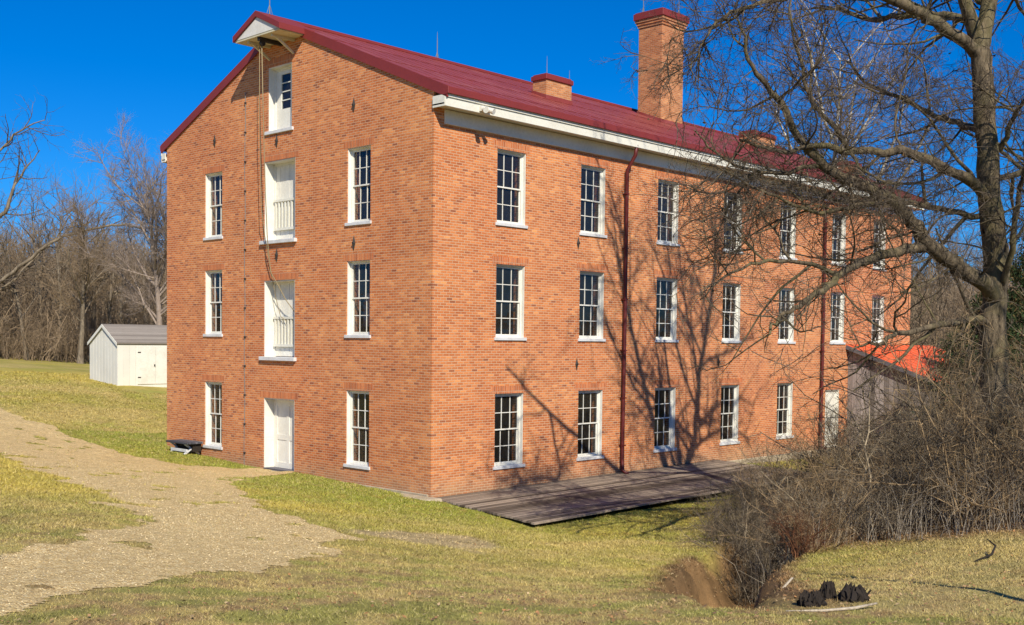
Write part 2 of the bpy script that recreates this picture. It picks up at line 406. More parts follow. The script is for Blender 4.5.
def in_path(x, y):
    dx = (fbm(x*1.1, y*1.1, 31, 4)-.5)*1.5; dy = (fbm(x*1.1, y*1.1, 37, 4)-.5)*1.5
    w = smoothstep(0, 1.5, -x)            # crisp next to the doorstep
    a = inpoly(x+dx*w, y+dy*w, PATH_OUT)
    hole = fbm(x*1.4, y*1.4, 53, 3) > .74
    return a & ~(hole & (x < -3))
def bare_patch(x, y):
    return smoothstep(.95, .55, np.hypot(((x+6.1)*.686-(y+7.2)*.727)/1.75, ((x+6.1)*.727+(y+7.2)*.686)/1.5)+(fbm(x*.9, y*.9, 71)-.5)*1.3)
def thicket_mask(x, y):
    # litter under the brush on the right
    g = (fbm(x*.8, y*.8, 61)-.5)*2.2
    a = smoothstep(-.6, .8, (x+19.7)*.537-(y+21.94)*.843+g*.3)*smoothstep(-1.0, 1.0, (x+2.2)*.8+(-12.2-y)*-.25+g*.6)*smoothstep(-18.2, -16.2, y+.0*x+g)*smoothstep(-7.2, -8.6, y+g*.5-.05*x)
    return np.clip(a, 0, 1)
def ground_color(x, y):
    x = np.asarray(x, float); y = np.asarray(y, float)
    def L(*c): return np.array(c)[None, :]
    n1 = fbm(x*.18, y*.18, 1, 4)[:, None]; n2 = fbm(x*.9, y*.9, 2, 4)[:, None]; n3 = fbm(x*4.5, y*4.5, 3, 3)[:, None]
    tan_ = L(.43, .34, .125); olive = L(.32, .285, .07); green = L(.215, .235, .04); brown = L(.36, .24, .13); yel = L(.49, .38, .085)
    g = smoothstep(.34, .62, n2*.5+n1*.5)
    c = tan_*(1-g)+olive*g
    c = c+(yel-c)*smoothstep(.5, .7, n1)*.55
    # greener strip along the mill and on the lawn before the deck
    d = np.hypot(np.maximum(0, -x), np.maximum(0, -y))[:, None]
    near = smoothstep(7.5, 1.0, d+(n2-.5)*6)*((x < 16) & (y < 16))[:, None]
    c = c+(green*1.1-c)*near*smoothstep(.25, .6, n3+.12)*.9
    gg = smoothstep(.5, .7, fbm(x*.35+4, y*.35, 17)[:, None])
    c = c+(green*1.2-c)*gg*.55*smoothstep(.35, .6, n3)
    # straw and brown flecks towards the rise in the foreground
    fg = smoothstep(6, 13, -(x+y)[:, None]*.5+(n2-.5)*5)
    c = c+(L(.36, .285, .125)-c)*fg*.5
    c = c+(L(.27, .18, .095)-c)*fg*smoothstep(.50, .62, fbm(x*7, y*7, 44, 3)[:, None])*.8
    c = c+(L(.20, .23, .05)-c)*fg*smoothstep(.52, .64, fbm(x*2.1, y*2.1, 45, 3)[:, None])*.6
    rb = smoothstep(-12.6, -14.5, y-.25*x)[:, None]*(x > -10)[:, None]
    c = c+(L(.42, .33, .15)-c)*rb*.6
    b = bare_patch(x, y)[:, None]
    c = c+(L(.40, .31, .18)*(.7+.6*n3)-c)*b*.85
    t = thicket_mask(x, y)[:, None]
    c = c+(L(.24, .15, .075)*(.5+n3)-c)*t
    gd = gully_dist(x, y)[:, None]+(n2-.5)*.7
    dep_ = smoothstep(-11, -8.8, x)[:, None]
    c = c+(L(.22, .135, .065)*(.3+1.2*n3)-c)*smoothstep(1.3, .85, gd)*dep_
    # far ground under the woods: leaf litter
    wood_ = smoothstep(86, 94, y+.12*x)[:, None]
    c = c+(L(.20, .14, .075)-c)*np.maximum(wood_, smoothstep(45, 60, x)[:, None])
    c = c*(.82+.36*n3)*np.array([.98, .95, .90])
    return np.clip(c, 0, 1)

def axis_coords(lo, hi, step, out_lo, out_hi, g=1.09):
    a = list(np.arange(lo, hi+1e-6, step)); s = step; p = lo; left = []
    while p > out_lo: s *= g; p -= s; left.append(p)
    s = step; p = hi; right = []
    while p < out_hi: s *= g; p += s; right.append(p)
    return np.array(left[::-1]+a+right)
def grid_mesh(name, X, Y, zf, mat, keep=None, colors=True, off=0., smooth=True):
    gx, gy = np.meshgrid(X, Y, indexing='ij'); nx, ny = gx.shape
    z = zf(gx, gy)+off
    V = np.stack([gx, gy, z], -1).reshape(-1, 3)
    idx = np.arange(nx*ny).reshape(nx, ny)
    F = np.stack([idx[:-1, :-1], idx[1:, :-1], idx[1:, 1:], idx[:-1, 1:]], -1).reshape(-1, 4)
    if keep is not None:
        c = V[F].mean(1); F = F[keep(c[:, 0], c[:, 1])]
        u, inv = np.unique(F, return_inverse=True); V = V[u]; F = inv.reshape(-1, 4)
    col = ground_color(V[:, 0], V[:, 1]) if colors else None
    return np_mesh(name, V, F, 4, mat, colors=col, smooth=smooth)

gX = axis_coords(-20, 14, .16, -700, 900, 1.07); gY = axis_coords(-20, 24, .17, -700, 900, 1.07)
ground = grid_mesh('ground', gX, gY, height, M['ground']); tag(ground, kind='structure')
pX = np.arange(-30, .05, .085); pY = np.arange(-18, 42, .085)
path = grid_mesh('gravel_path', pX, pY, height, M['gravel'], keep=in_path, colors=False, off=.006)
tag(path, kind='structure')

CAMP = np.array([-19.7, -21.936, 4.162]); YAW, PITCH, ROLL = R(46.726), R(-1.953), R(.636)
def in_view(x, y, margin=.04):
    az = np.arctan2(x-CAMP[0], y-CAMP[1])-YAW
    return (az > -.45-margin) & (az < .43+margin)
def excluded(x, y):
    m = (x > -.02) & (x < 28.9) & (y > -.02) & (y < 13.8)
    dk = inpoly(x, y, [(.0, 0), (-.35, -4.0), (13.5, -3.6), (13.5, 0)])
    return m | dk
rs = np.random.RandomState(7)
def scatter(n, rmin, rmax, power):
    u = rs.rand(n); r = (rmin**power+u*(rmax**power-rmin**power))**(1/power)
    a = YAW-.49+rs.rand(n)*.96
    return CAMP[0]+r*np.sin(a), CAMP[1]+r*np.cos(a), r
def grass():
    x, y, r = scatter(1150000, 8, 62, 0.7)
    clump = fbm(x*2.2, y*2.2, 91, 3)
    p = in_path(x, y); keep = ~excluded(x, y) & (~p | (rs.rand(len(x)) < .012)) & (rs.rand(len(x)) < .6+.6*clump)
    keep &= rs.rand(len(x)) > bare_patch(x, y)*.8
    keep &= rs.rand(len(x)) > thicket_mask(x, y)*.8
    keep &= (gully_dist(x, y) > .8) | (rs.rand(len(x)) < .15) | (x < -10.5)
    keep &= ~((x > 3) & (x < 12) & (y > 24) & (y < 34) & (np.hypot(x-7, y-27) < 2))
    x, y, r, clump = x[keep], y[keep], r[keep], clump[keep]; n = len(x)
    s = np.clip(r/13, .8, 4.)
    h = (.010+.024*rs.rand(n)**1.8)*(.6+.8*clump)*np.clip(s, .9, 1.7)*1.1
    w = (.0026+.0026*rs.rand(n))*s*1.25
    a = rs.rand(n)*2*np.pi; la = rs.rand(n)*2*np.pi; ln = h*(.3+1.4*rs.rand(n))
    z = height(x, y)-.004
    c, sn = np.cos(a)*w, np.sin(a)*w
    V = np.empty((n, 3, 3)); V[:, 0] = np.stack([x-c, y-sn, z], -1); V[:, 1] = np.stack([x+c, y+sn, z], -1)
    V[:, 2] = np.stack([x+np.cos(la)*ln, y+np.sin(la)*ln, z+h], -1)
    col = ground_color(x, y)*(.72+.55*rs.rand(n))[:, None]
    straw = rs.rand(n) < .22
    col[straw] = .5*col[straw]+.5*np.array([.48, .38, .20])*(.5+.8*rs.rand(straw.sum()))[:, None]
    col = np.repeat(np.clip(col*1.08, 0, .9), 3, axis=0)
    o = np_mesh('lawn_grass', V.reshape(-1, 3), np.arange(3*n).reshape(-1, 3), 3, M['blade'], colors=col)
    tag(o, 'short dormant lawn grass, yellow green, round the brick mill', 'grass', kind='stuff')
grass()
def pebbles():
    x, y, r = scatter(60000, 8, 34, .9); k = in_path(x, y) | ((rs.rand(len(x)) < .15) & (bare_patch(x, y) > .5))
    jx = x[k]; jy = y[k]; r = r[k]; n = len(jx)
    s = (.005+.007*rs.rand(n)**2)*np.clip(r/14, .8, 1.4)
    O = np.array([(1, 0, 0), (0, 1, 0), (-1, 0, 0), (0, -1, 0), (0, 0, .8), (0, 0, -.5)], float)
    th = rs.rand(n)*6.28; sq = .6+.7*rs.rand(n, 3)
    P = O[None]*sq[:, None]*s[:, None, None]
    c, sn = np.cos(th)[:, None], np.sin(th)[:, None]
    P = np.stack([P[..., 0]*c-P[..., 1]*sn, P[..., 0]*sn+P[..., 1]*c, P[..., 2]], -1)
    P += np.stack([jx, jy, height(jx, jy)+.007], -1)[:, None]
    f = np.array([(0, 1, 4), (1, 2, 4), (2, 3, 4), (3, 0, 4), (1, 0, 5), (2, 1, 5), (3, 2, 5), (0, 3, 5)])
    F = (np.arange(n)*6)[:, None, None]+f[None]
    base = np.array([[.62, .49, .27], [.54, .42, .22], [.70, .57, .35], [.42, .31, .17], [.60, .46, .24]])[rs.randint(0, 5, n)]*(.75+.5*rs.rand(n))[:, None]
    o = np_mesh('loose_gravel', P.reshape(-1, 3), F.reshape(-1, 3), 3, M['blade'], colors=np.repeat(np.clip(base, 0, .85), 6, axis=0))
    tag(o, 'loose tan pebbles lying on the gravel drive', 'gravel', kind='stuff')
pebbles()
def litter():
    x, y, r = scatter(90000, 8, 40, .9)
    k = (thicket_mask(x, y) > .25) | (rs.rand(len(x)) < .10*((gully_dist(x, y) < 1.3) | (y < -13.5))) | (rs.rand(len(x)) < .02)
    k &= ~in_path(x, y) & ~excluded(x, y)
    x, y = x[k], y[k]; n = len(x); s = .010+.016*rs.rand(n)
    a = rs.rand(n)*6.28; z = height(x, y)+.012+.02*rs.rand(n)
    V = np.empty((n, 4, 3)); tl = (rs.rand(n, 2)-.5)*1.4
    for j, (u, v) in enumerate(((-1, 0), (0, -.6), (1, 0), (0, .6))):
        V[:, j, 0] = x+(u*np.cos(a)-v*np.sin(a))*s; V[:, j, 1] = y+(u*np.sin(a)+v*np.cos(a))*s; V[:, j, 2] = z+(u*tl[:, 0]+v*tl[:, 1])*s*.8
    base = np.array([[.33, .20, .10], [.24, .13, .06], [.44, .31, .17], [.16, .10, .06], [.38, .19, .08]])[rs.randint(0, 5, n)]*(.7+.5*rs.rand(n))[:, None]
    o = np_mesh('fallen_leaves', V.reshape(-1, 3), np.arange(4*n).reshape(-1, 4), 4, M['leaf'], colors=np.repeat(base, 4, axis=0))
    tag(o, 'dry brown fallen leaves under the brush and along the gully', 'leaves', kind='stuff')
litter()

# ------------------------------------------------------------------ brick mill
MX, MY = 28.86, 13.74
XW = [2.367, 5.942, 9.80, 13.68, 17.476, 21.497, 25.11]; WW = 1.172
ROWS = [(.65, 2.69), (4.27, 6.31), (7.46, 9.50)]
GROWS = [(.60, 2.72), (4.29, 6.39), (7.47, 9.57)]
ZR0, SL = 10.93, .415; RIDGE = MY/2
def zr(y): return ZR0+SL*min(y, MY-y)
mill = empty('brick_mill', (14.4, 6.87, 0), 'tall orange brick mill with maroon metal roof, white sash windows and hoist hood', 'building')
LW = lambda a, d, z: (a, d, z)               # long wall, seen from outside
GW = lambda a, d, z: (d, -a, z)              # gable wall
RW = lambda a, d, z: (MX-d, a, z)            # far gable
BW = lambda a, d, z: (MX-a, MY-d, z)         # rear long wall
long_open = [(x, x+WW, z0, z1) for r, (z0, z1) in enumerate(ROWS) for i, x in enumerate(XW) if not (r == 0 and i > 4)]
DOORL = (21.2, 22.35, -.1, 2.35)
long_open.append(DOORL)
G_R = (-3.647, -2.60); G_L = (-11.256, -10.21)
gable_open = [(a0, a1, z0, z1) for (a0, a1) in (G_R, G_L) for (z0, z1) in GROWS]
DA = (-7.80, -6.17)
doors = [(*DA, .10, 2.32), (*DA, 3.60, 5.95), (*DA, 7.18, 9.61)]
ATT = (-7.60, -6.36, 10.52, 12.47)
gable_open += doors+[ATT]

def wall_faces(mb, a_lo, a_hi, zbot, top, openings, thick, extra=()):
    br = sorted(set([a_lo, a_hi, *extra]+[v for o in openings for v in o[:2]]))
    for a0, a1 in zip(br, br[1:]):
        am = (a0+a1)/2; os_ = sorted([o for o in openings if o[0] < am < o[1]], key=lambda o: o[2])
        z = zbot; spans = []
        for o in os_: spans.append((z, o[2], o[2])); z = o[3]
        spans.append((z, top(a0), top(a1)))
        for zs, e0, e1 in spans:
            if max(e0, e1) <= zs: continue
            mb.quad((a0, 0, zs), (a1, 0, zs), (a1, 0, e1), (a0, 0, e0))
            mb.quad((a0, thick, e0), (a1, thick, e1), (a1, thick, zs), (a0, thick, zs))
    for a0, a1, z0, z1 in openings:
        mb.quad((a0, 0, z0), (a0, 0, z1), (a0, thick, z1), (a0, thick, z0))
        mb.quad((a1, 0, z1), (a1, 0, z0), (a1, thick, z0), (a1, thick, z1))
        mb.quad((a0, 0, z1), (a1, 0, z1), (a1, thick, z1), (a0, thick, z1))
        mb.quad((a1, 0, z0), (a0, 0, z0), (a0, thick, z0), (a1, thick, z0))
TH = .45
mw = MB()
mw.fn = LW; wall_faces(mw, 0, MX, -1.2, lambda a: ZR0-.12, long_open, TH)
mw.fn = BW; wall_faces(mw, 0, MX, -1.2, lambda a: ZR0-.12, [], TH)
gt = lambda a: zr(-a)-.12
mw.fn = GW; wall_faces(mw, -MY, 0, -1.2, gt, gable_open, TH, (-RIDGE,))
mw.fn = RW; wall_faces(mw, 0, MY, -1.2, lambda a: zr(a)-.14, [], TH, (RIDGE,))
wall = mw.build('wall', M['brick'], mill)
# foundation course and thresholds
fb = MB(); fb.box(-.05, MX+.05, -.05, 0.1, -1.3, -.02); fb.box(-.05, .1, .1, MY+.05, -1.3, .08)
fb.build('foundation', M['stone'], mill, .01)
db = MB(GW); db.box(-7.95, -6.05, -.16, .3, -.3, .10); db.build('door_step', M['stone'], mill, .01)
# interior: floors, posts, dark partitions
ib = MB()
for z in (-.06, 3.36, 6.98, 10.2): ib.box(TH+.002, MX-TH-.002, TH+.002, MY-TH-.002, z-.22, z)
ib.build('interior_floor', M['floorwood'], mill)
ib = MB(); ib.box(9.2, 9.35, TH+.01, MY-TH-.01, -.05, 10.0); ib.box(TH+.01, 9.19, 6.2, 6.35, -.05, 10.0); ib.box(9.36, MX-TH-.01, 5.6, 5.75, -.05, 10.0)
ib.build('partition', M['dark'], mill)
rng = random.Random(3)
for (x, y, z0, z1, lean) in ((.85, 3.3, 0, 3.1, .3), (.95, 3.5, 3.4, 6.7, -.35), (.8, 3.2, 7, 9.9, .25), (.85, 10.8, 0, 3.1, .3), (.9, 11.2, 3.4, 6.7, .25), (.8, 10.9, 7, 9.9, -.2), (2.9, 1.4, 3.4, 6.7, .5), (6.3, 1.3, 0, 3.1, .2), (6.9, 1.2, 3.4, 6.7, .2), (10.3, 1.3, 0, 3.1, .2)):
    p = MB(); p.bar((x, y, z0), (x+lean*.3, y+lean, z1), .13); p.bar((x-.3, y-.5, z0+1.0), (x+.2, y+.6, z0+1.15), .09); p.bar((x, y-.45, z0), (x+.1, y+.3, z1-.8), .07)
    p.build('timber_post', M['post'], mill)
for (x, y, z) in ((.68, 3.15, 8.4), (.68, 11.3, 8.6), (.68, 3.6, 5.0), (.68, 11.2, 1.6), (.68, 10.9, 5.4)):
    p = MB(); p.box(x, x+.03, y-.22, y+.14, z-.45, z+.5); p.build('hanging_cloth', M['cloth'], mill)

WR = random.Random(44)
def window(fn, a0, a1, z0, z1, rec=.12):
    f = MB(fn)
    g = .004; jt = .022
    # painted lining of the reveal and the box frame
    f.box(a0+g, a0+jt, .02, rec, z0+g, z1-g); f.box(a1-jt, a1-g, .02, rec, z0+g, z1-g); f.box(a0+jt, a1-jt, .03, rec, z1-jt, z1-g)
    fw = .07
    f.box(a0+g, a0+fw, rec, rec+.1, z0+g, z1-g); f.box(a1-fw, a1-g, rec, rec+.1, z0+g, z1-g)
    f.box(a0+fw, a1-fw, rec+.001, rec+.1, z1-fw*.8, z1-g); f.box(a0+fw, a1-fw, rec+.001, rec+.1, z0+g, z0+.05)
    fo = f.build('window', M['white'], mill)
    A0, A1, Z0, Z1 = a0+fw, a1-fw, z0+.05, z1-fw*.8; zm = (Z0+Z1)/2
    for (s0, s1, dd, pn) in ((zm-.02, Z1, rec+.02, 0), (Z0, zm+.02, rec+.055, 1)):
        s = MB(fn); w = .038
        e = .002
        s.box(A0+e, A0+w, dd, dd+.033, s0, s1-e); s.box(A1-w, A1-e, dd, dd+.033, s0, s1-e)
        s.box(A0+w, A1-w, dd, dd+.033, s1-w, s1-e); s.box(A0+w, A1-w, dd, dd+.033, s0+e, s0+w*1.1)
        for k in (1, 2):
            a = A0+(A1-A0)*k/3; s.box(a-.011, a+.011, dd+.004, dd+.029, s0+w*1.1, s1-w)
        s.box(A0+w, A1-w, dd+.006, dd+.027, (s0+s1)/2-.011, (s0+s1)/2+.011)
        so = s.build('sash', M['white'], fo, off=tuple(parent_loc(mill)))
        so.location = (0, 0, 0)
        p = MB(fn); k1, k2 = WR.uniform(-.007, .007), WR.uniform(-.007, .007)      # old sashes sit a little out of true
        p.quad((A0+.01, dd+.017+k1, s0+.01), (A1-.01, dd+.017-k1, s0+.01), (A1-.01, dd+.017-k1+k2, s1-.01), (A0+.01, dd+.017+k1+k2, s1-.01))
        po = p.build('pane', M['glass'], fo, off=tuple(parent_loc(mill)))
    si = MB(fn); si.box(a0-.06, a1+.06, -.045, rec, z0-.085, z0+.003)
    si.build('sill', M['sill'], fo, .006, off=tuple(parent_loc(mill)))
    li = MB(fn); li.box(a0-.16, a1+.16, -.004, .02, z1+.002, z1+.215)
    li.build('lintel', M['soldier'], fo, off=tuple(parent_loc(mill)))
    return fo
for o in long_open[:-1]: window(LW, *o)
for o in gable_open[:6]: window(GW, *o)

OFF = tuple(parent_loc(mill))
def surround(fn, a0, a1, z0, z1, dep_, sill=True):
    f = MB(fn); g = .004
    f.box(a0+g, a0+.03, .012, dep_, z0+g, z1-g); f.box(a1-.03, a1-g, .012, dep_, z0+g, z1-g); f.box(a0+.03, a1-.03, .02, dep_, z1-.03, z1-g)
    f.box(a0+g, a0+.09, dep_, dep_+.09, z0+g, z1-g); f.box(a1-.09, a1-g, dep_, dep_+.09, z0+g, z1-g); f.box(a0+.09, a1-.09, dep_+.001, dep_+.09, z1-.09, z1-g)
    return f
def lintel(fn, a0, a1, z1, par):
    li = MB(fn); li.box(a0-.18, a1+.18, -.004, .012, z1+.002, z1+.24); li.build('lintel', M['soldier'], par, off=OFF)
# ground floor entrance: deep panelled reveal, one leaf with tall panels
a0, a1, z0, z1 = doors[0]
f = surround(GW, a0, a1, z0, z1, .36)
f.box(a0+.03, a0+.036, .05, .33, z0+.98, z0+1.03); f.box(a0+.03, a0+.036, .05, .33, z0+.90, z0+.93)
fo = f.build('entrance_door', M['white'], mill)
d = MB(GW); dd = .38; d.box(a0+.09, a1-.16, dd, dd+.05, z0+.03, z1-.09)
L0, L1 = a0+.09, a1-.16; cm = (L0+L1)/2
for (u0, u1) in ((L0, L0+.13), (cm-.07, cm+.07), (L1-.13, L1)): d.box(u0, u1, dd-.022, dd, z0+.03, z1-.09)
for (w0, w1) in ((z0+.03, z0+.22), (z0+.92, z0+1.08), (z1-.24, z1-.09)):
    d.box(L0+.13, cm-.07, dd-.020, dd, w0, w1); d.box(cm+.07, L1-.13, dd-.020, dd, w0, w1)
d.build('door_leaf', M['white'], fo, off=OFF)
k = MB(GW); k.box(L1-.10, L1+.05, dd-.07, dd-.022, z0+.86, z0+.99); k.bar((L1-.16, dd-.09, z0+.93), (L1+.10, dd-.09, z0+.95), .03); k.build('door_handle', M['iron'], fo, off=OFF)
k = MB(GW); k.box(L1+.02, a1-.095, dd-.005, dd+.06, z0+.03, z1-.09); k.build('dark_gap', M['iron'], fo, off=OFF)  # solid black strip stands in for the shade in the door gap
k = MB(GW); k.box(a0+.03, a1-.03, -.02, .36, z0-.02, z0+.045); k.build('threshold', M['greyslab'], fo, off=OFF)
lintel(GW, a0, a1, z1, fo)
# two loading doors: boarded leaf above, slatted guard below
for idx in (1, 2):
    a0, a1, z0, z1 = doors[idx]
    f = surround(GW, a0, a1, z0, z1, .34)
    fo = f.build('loading_door', M['white'], mill)
    L0, L1 = a0+.09, a1-.09; H_ = z1-z0
    d = MB(GW); n = 6
    for q in range(n):
        u0 = L0+(L1-L0)*q/n; d.box(u0+.006, L0+(L1-L0)*(q+1)/n-.006, .37+.004*(q % 2), .40, z0+.02, z1-.09)
    d.build('door_boards', M['white'], fo, off=OFF)
    d = MB(GW)
    zt, zb = z0+H_*.50, z0+H_*.17
    d.box(L0+.01, L1-.01, .27, .33, zt, zt+.07); d.box(L0+.01, L1-.01, .28, .33, zb-.08, zb)
    for q in range(8):
        u0 = L0+.05+(L1-L0-.1)*q/8; d.box(u0, u0+.075, .285, .315, zb, zt)
    d.build('guard_rail', M['cream'], fo, off=OFF)
    s = MB(GW); s.box(a0-.14, a1+.10, -.10, .33, z0-.11, z0+.003); s.build('sill', M['sill'], fo, .008, off=OFF)
    lintel(GW, a0, a1, z1, fo)
# attic door with a tall narrow glazed light
a0, a1, z0, z1 = ATT
f = surround(GW, a0, a1, z0, z1, .20); fo = f.build('attic_door', M['white'], mill)
d = MB(GW); L0, L1 = a0+.09, a1-.09; w0, w1 = L0+.26, L0+.74; h0, h1 = z0+.68, z1-.22
d.box(L0, w0, .24, .29, z0+.02, z1-.09); d.box(w1, L1, .24, .29, z0+.02, z1-.09); d.box(w0, w1, .24, .29, z0+.02, h0); d.box(w0, w1, .24, .29, h1, z1-.09)
for q in (1, 2, 3): zz = h0+(h1-h0)*q/4; d.box(w0, w1, .245, .285, zz-.014, zz+.014)
d.build('door_leaf', M['white'], fo, off=OFF)
p = MB(GW); p.quad((w0, .265, h0), (w1, .265, h0), (w1, .265, h1), (w0, .265, h1)); p.build('pane', M['glass'], fo, off=OFF)
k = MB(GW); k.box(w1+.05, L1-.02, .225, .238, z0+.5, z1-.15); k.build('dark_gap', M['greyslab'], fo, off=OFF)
s = MB(GW); s.box(a0-.12, a1+.10, -.06, .20, z0-.10, z0+.003); s.build('sill', M['sill'], fo, .008, off=OFF)
lintel(GW, a0, a1, z1, fo)
# plank door on the long wall
a0, a1, z0, z1 = DOORL
f = surround(LW, a0, a1, z0, z1, .08); fo = f.build('side_door', M['white'], mill)
d = MB(LW)
for q in range(6): u = a0+.09+(a1-a0-.18)*q/6; d.box(u+.005, u+(a1-a0-.18)/6-.005, .10, .14, z0+.02, z1-.09)
d.build('door_leaf', M['white'], fo, off=OFF); lintel(LW, a0, a1, z1, fo)

# roof
rf = MB(); x0, x1 = -.03, MX+.03; eo = .56; rt = .10; er = .32
e0 = ZR0-SL*eo; rz_ = ZR0+SL*RIDGE
sec = [(-eo, e0), (RIDGE, rz_), (MY+eo, e0), (MY+eo, e0-rt), (RIDGE, rz_-rt), (-eo, e0-rt)]
e1r = ZR0-SL*er
for (A, B) in (((-eo, e0), (RIDGE, rz_)), ((MY+er, e1r), (RIDGE, rz_))):
    rf.hexa([(x0, A[0], A[1]-rt), (x1, A[0], A[1]-rt), (x1, B[0], B[1]-rt), (x0, B[0], B[1]-rt)], [(x0, A[0], A[1]), (x1, A[0], A[1]), (x1, B[0], B[1]), (x0, B[0], B[1])])
roof = rf.build('roof', M['roof'], mill)
sm = MB(); q = x0+.25
while q < x1:
    for s in (0, 1):
        ya, yb, ee = (-eo, RIDGE, e0) if s == 0 else (MY+er, RIDGE, e1r)
        sm.bar((q, ya, ee+.001), (q, yb, rz_+.001), .018, .016)
    q += .56
sm.build('standing_seam', M['roof'], roof, off=OFF)
hl = MB()
for yy in (.55, 2.6, 4.7): hl.bar((x0, yy, ZR0+SL*yy+.003), (x1, yy, ZR0+SL*yy+.003), .03, .014)
hl.box(x0, x1, RIDGE-.14, RIDGE+.14, rz_-.05, rz_+.045); hl.build('ridge_cap', M['redtrim'], roof, .01, off=OFF)
for xx in (x0-.03, x1):
    rk = MB()
    for s in (0, 1):
        ya, e0_ = (-eo, e0) if s == 0 else (MY+er, e1r)
        rk.hexa([(xx, ya, e0_-.26), (xx+.03, ya, e0_-.26), (xx+.03, RIDGE, rz_-.26), (xx, RIDGE, rz_-.26)], [(xx, ya, e0_+.03), (xx+.03, ya, e0_+.03), (xx+.03, RIDGE, rz_+.03), (xx, RIDGE, rz_+.03)])
    rk.build('rake_board', M['redtrim'], roof, off=OFF)
ru = MB()
for xx0, xx1 in ((x0, -.003), (MX+.003, x1)):
    for s in (0, 1):
        ya, e0_ = (-eo, e0) if s == 0 else (MY+er, e1r)
        ru.hexa([(xx0, ya, e0_-.24), (xx1, ya, e0_-.24), (xx1, RIDGE, rz_-.24), (xx0, RIDGE, rz_-.24)], [(xx0, ya, e0_-.21), (xx1, ya, e0_-.21), (xx1, RIDGE, rz_-.21), (xx0, RIDGE, rz_-.21)])
ru.build('rake_soffit', M['redtrim'], roof, off=OFF)
for sgn, ym, e_ in ((-1, -eo, e0), (1, MY+er, e1r)):
    g = MB(); ya, yb = sorted((ym, ym+sgn*.05)); g.box(x0-.03, x1+.03, ya, yb, e_-.17, e_+.012); g.build('eave_fascia', M['redtrim'], roof, .008, off=OFF)
for sgn, yw, cp in ((-1, 0, .50), (1, MY, .26)):
    def yy_(p, q): return sorted((yw+sgn*p, yw+sgn*q))
    c = MB(); c.box(-.06, MX+.06, *yy_(.002, cp-.03), 10.27, 10.32)
    c.box(-.06, MX+.06, *yy_(cp-.03, cp+.01), 10.22, 10.52)
    c.box(-.06, MX+.06, *yy_(cp+.01, cp+.045), 10.45, 10.54)
    for xx in (-.06, MX+.03): c.box(xx, xx+.03, *yy_(.005, cp-.031), 10.22, 10.52)
    c.build('cornice', M['cream'], mill, .006)
    if sgn < 0:
        fz = MB(); fz.box(.36, MX-.3, -.05, -.001, 9.87, 10.25); fz.box(.36, MX-.3, -.08, -.05, 9.87, 9.91)
        fz.build('frieze_board', M['cream'], mill, .004)
# floodlight on the cornice
fl = MB(); fl.tube([(1.22, -.56, 10.33), (1.18, -.74, 10.27)], [.05, .085], 12); fl.tube([(1.42, -.56, 10.33), (1.48, -.74, 10.27)], [.05, .085], 12); fl.box(1.15, 1.5, -.60, -.51, 10.26, 10.40)
fl.build('floodlight', M['white'], mill)
# hoist hood over the attic door
HD, HWd, hs = -.95, 1.22, .46; ha = rz_+.09
hd = MB()
for s in (-1, 1):
    yl = RIDGE+s*HWd; zl = ha-hs*HWd
    hd.hexa([(HD, yl, zl-.17), (.3, yl, zl-.17), (.3, RIDGE, ha-.17), (HD, RIDGE, ha-.17)], [(HD, yl, zl), (.3, yl, zl), (.3, RIDGE, ha), (HD, RIDGE, ha)])
hood = hd.build('hoist_hood', M['redtrim'], mill)
hb = MB(); zl = ha-hs*HWd
hb.hexa([(HD+.05, RIDGE+HWd-.10, zl-.13), (HD+.05, RIDGE-HWd+.10, zl-.13), (HD+.05, RIDGE, ha-.19)], [(HD+.08, RIDGE+HWd-.10, zl-.13), (HD+.08, RIDGE-HWd+.10, zl-.13), (HD+.08, RIDGE, ha-.19)])
hb.build('front_board', M['hoodwhite'], hood, off=OFF)
hb = MB(); hb.box(HD+.06, -.01, RIDGE-HWd+.06, RIDGE+HWd-.06, zl-.19, zl-.14)
for yy in (RIDGE-.62, RIDGE+.62): hb.bar((-.8, yy, zl-.23), (0, yy, zl-.23), .07, .08); hb.bar((-.62, yy, zl-.26), (-.02, yy, zl-.62), .06)
hb.build('soffit', M['soffit'], hood, off=OFF)
hb = MB(); hb.box(-.84, -.02, RIDGE-.06, RIDGE+.06, zl-.30, zl-.19); hb.tube([(-.7, RIDGE-.05, zl-.36), (-.7, RIDGE+.05, zl-.36)], .08, 14); hb.build('hoist_beam', M['iron'], hood, off=OFF)
# chimneys
def chimney(x0, x1, y0, y1, top, cap=.2, ov=.05, corbel=False):
    c = MB(); base = zr(y0)-.4; c.box(x0, x1, y0, y1, base, top-cap)
    if corbel:
        for q in range(3): e = .04*(q+1); c.box(x0-e, x1+e, y0-e, y1+e, top-cap-.30+.1*q, top-cap-.30+.1*(q+1)-.002)
    o = c.build('chimney', M['chimney_brick'], mill)
    k = MB(); e = ov; k.box(x0-e, x1+e, y0-e, y1+e, top-cap, top-.05); k.box(x0-e+.05, x1+e-.05, y0-e+.05, y1+e-.05, top-.05, top); k.build('chimney_cap', M['redtrim'], o, .01, off=OFF)
    k = MB(); zf, zb = zr(y0), zr(y1); e = .03
    k.hexa([(x0-e, y0-e, zf-.1), (x1+e, y0-e, zf-.1), (x1+e, y1+e, zb-.1), (x0-e, y1+e, zb-.1)], [(x0-e, y0-e, zf+.11), (x1+e, y0-e, zf+.11), (x1+e, y1+e, zb+.10), (x0-e, y1+e, zb+.10)])
    k.build('chimney_flashing', M['roof'], o, off=OFF)
    return o
chimney(7.52, 8.78, 2.9, 3.5, 12.96); chimney(20.3, 22.0, 3.0, 3.65, 12.98); chimney(26.8, 27.75, 2.0, 2.6, 12.42)
ch = chimney(16.62, 18.1, 5.0, 6.15, 17.48, .30, .17, True)
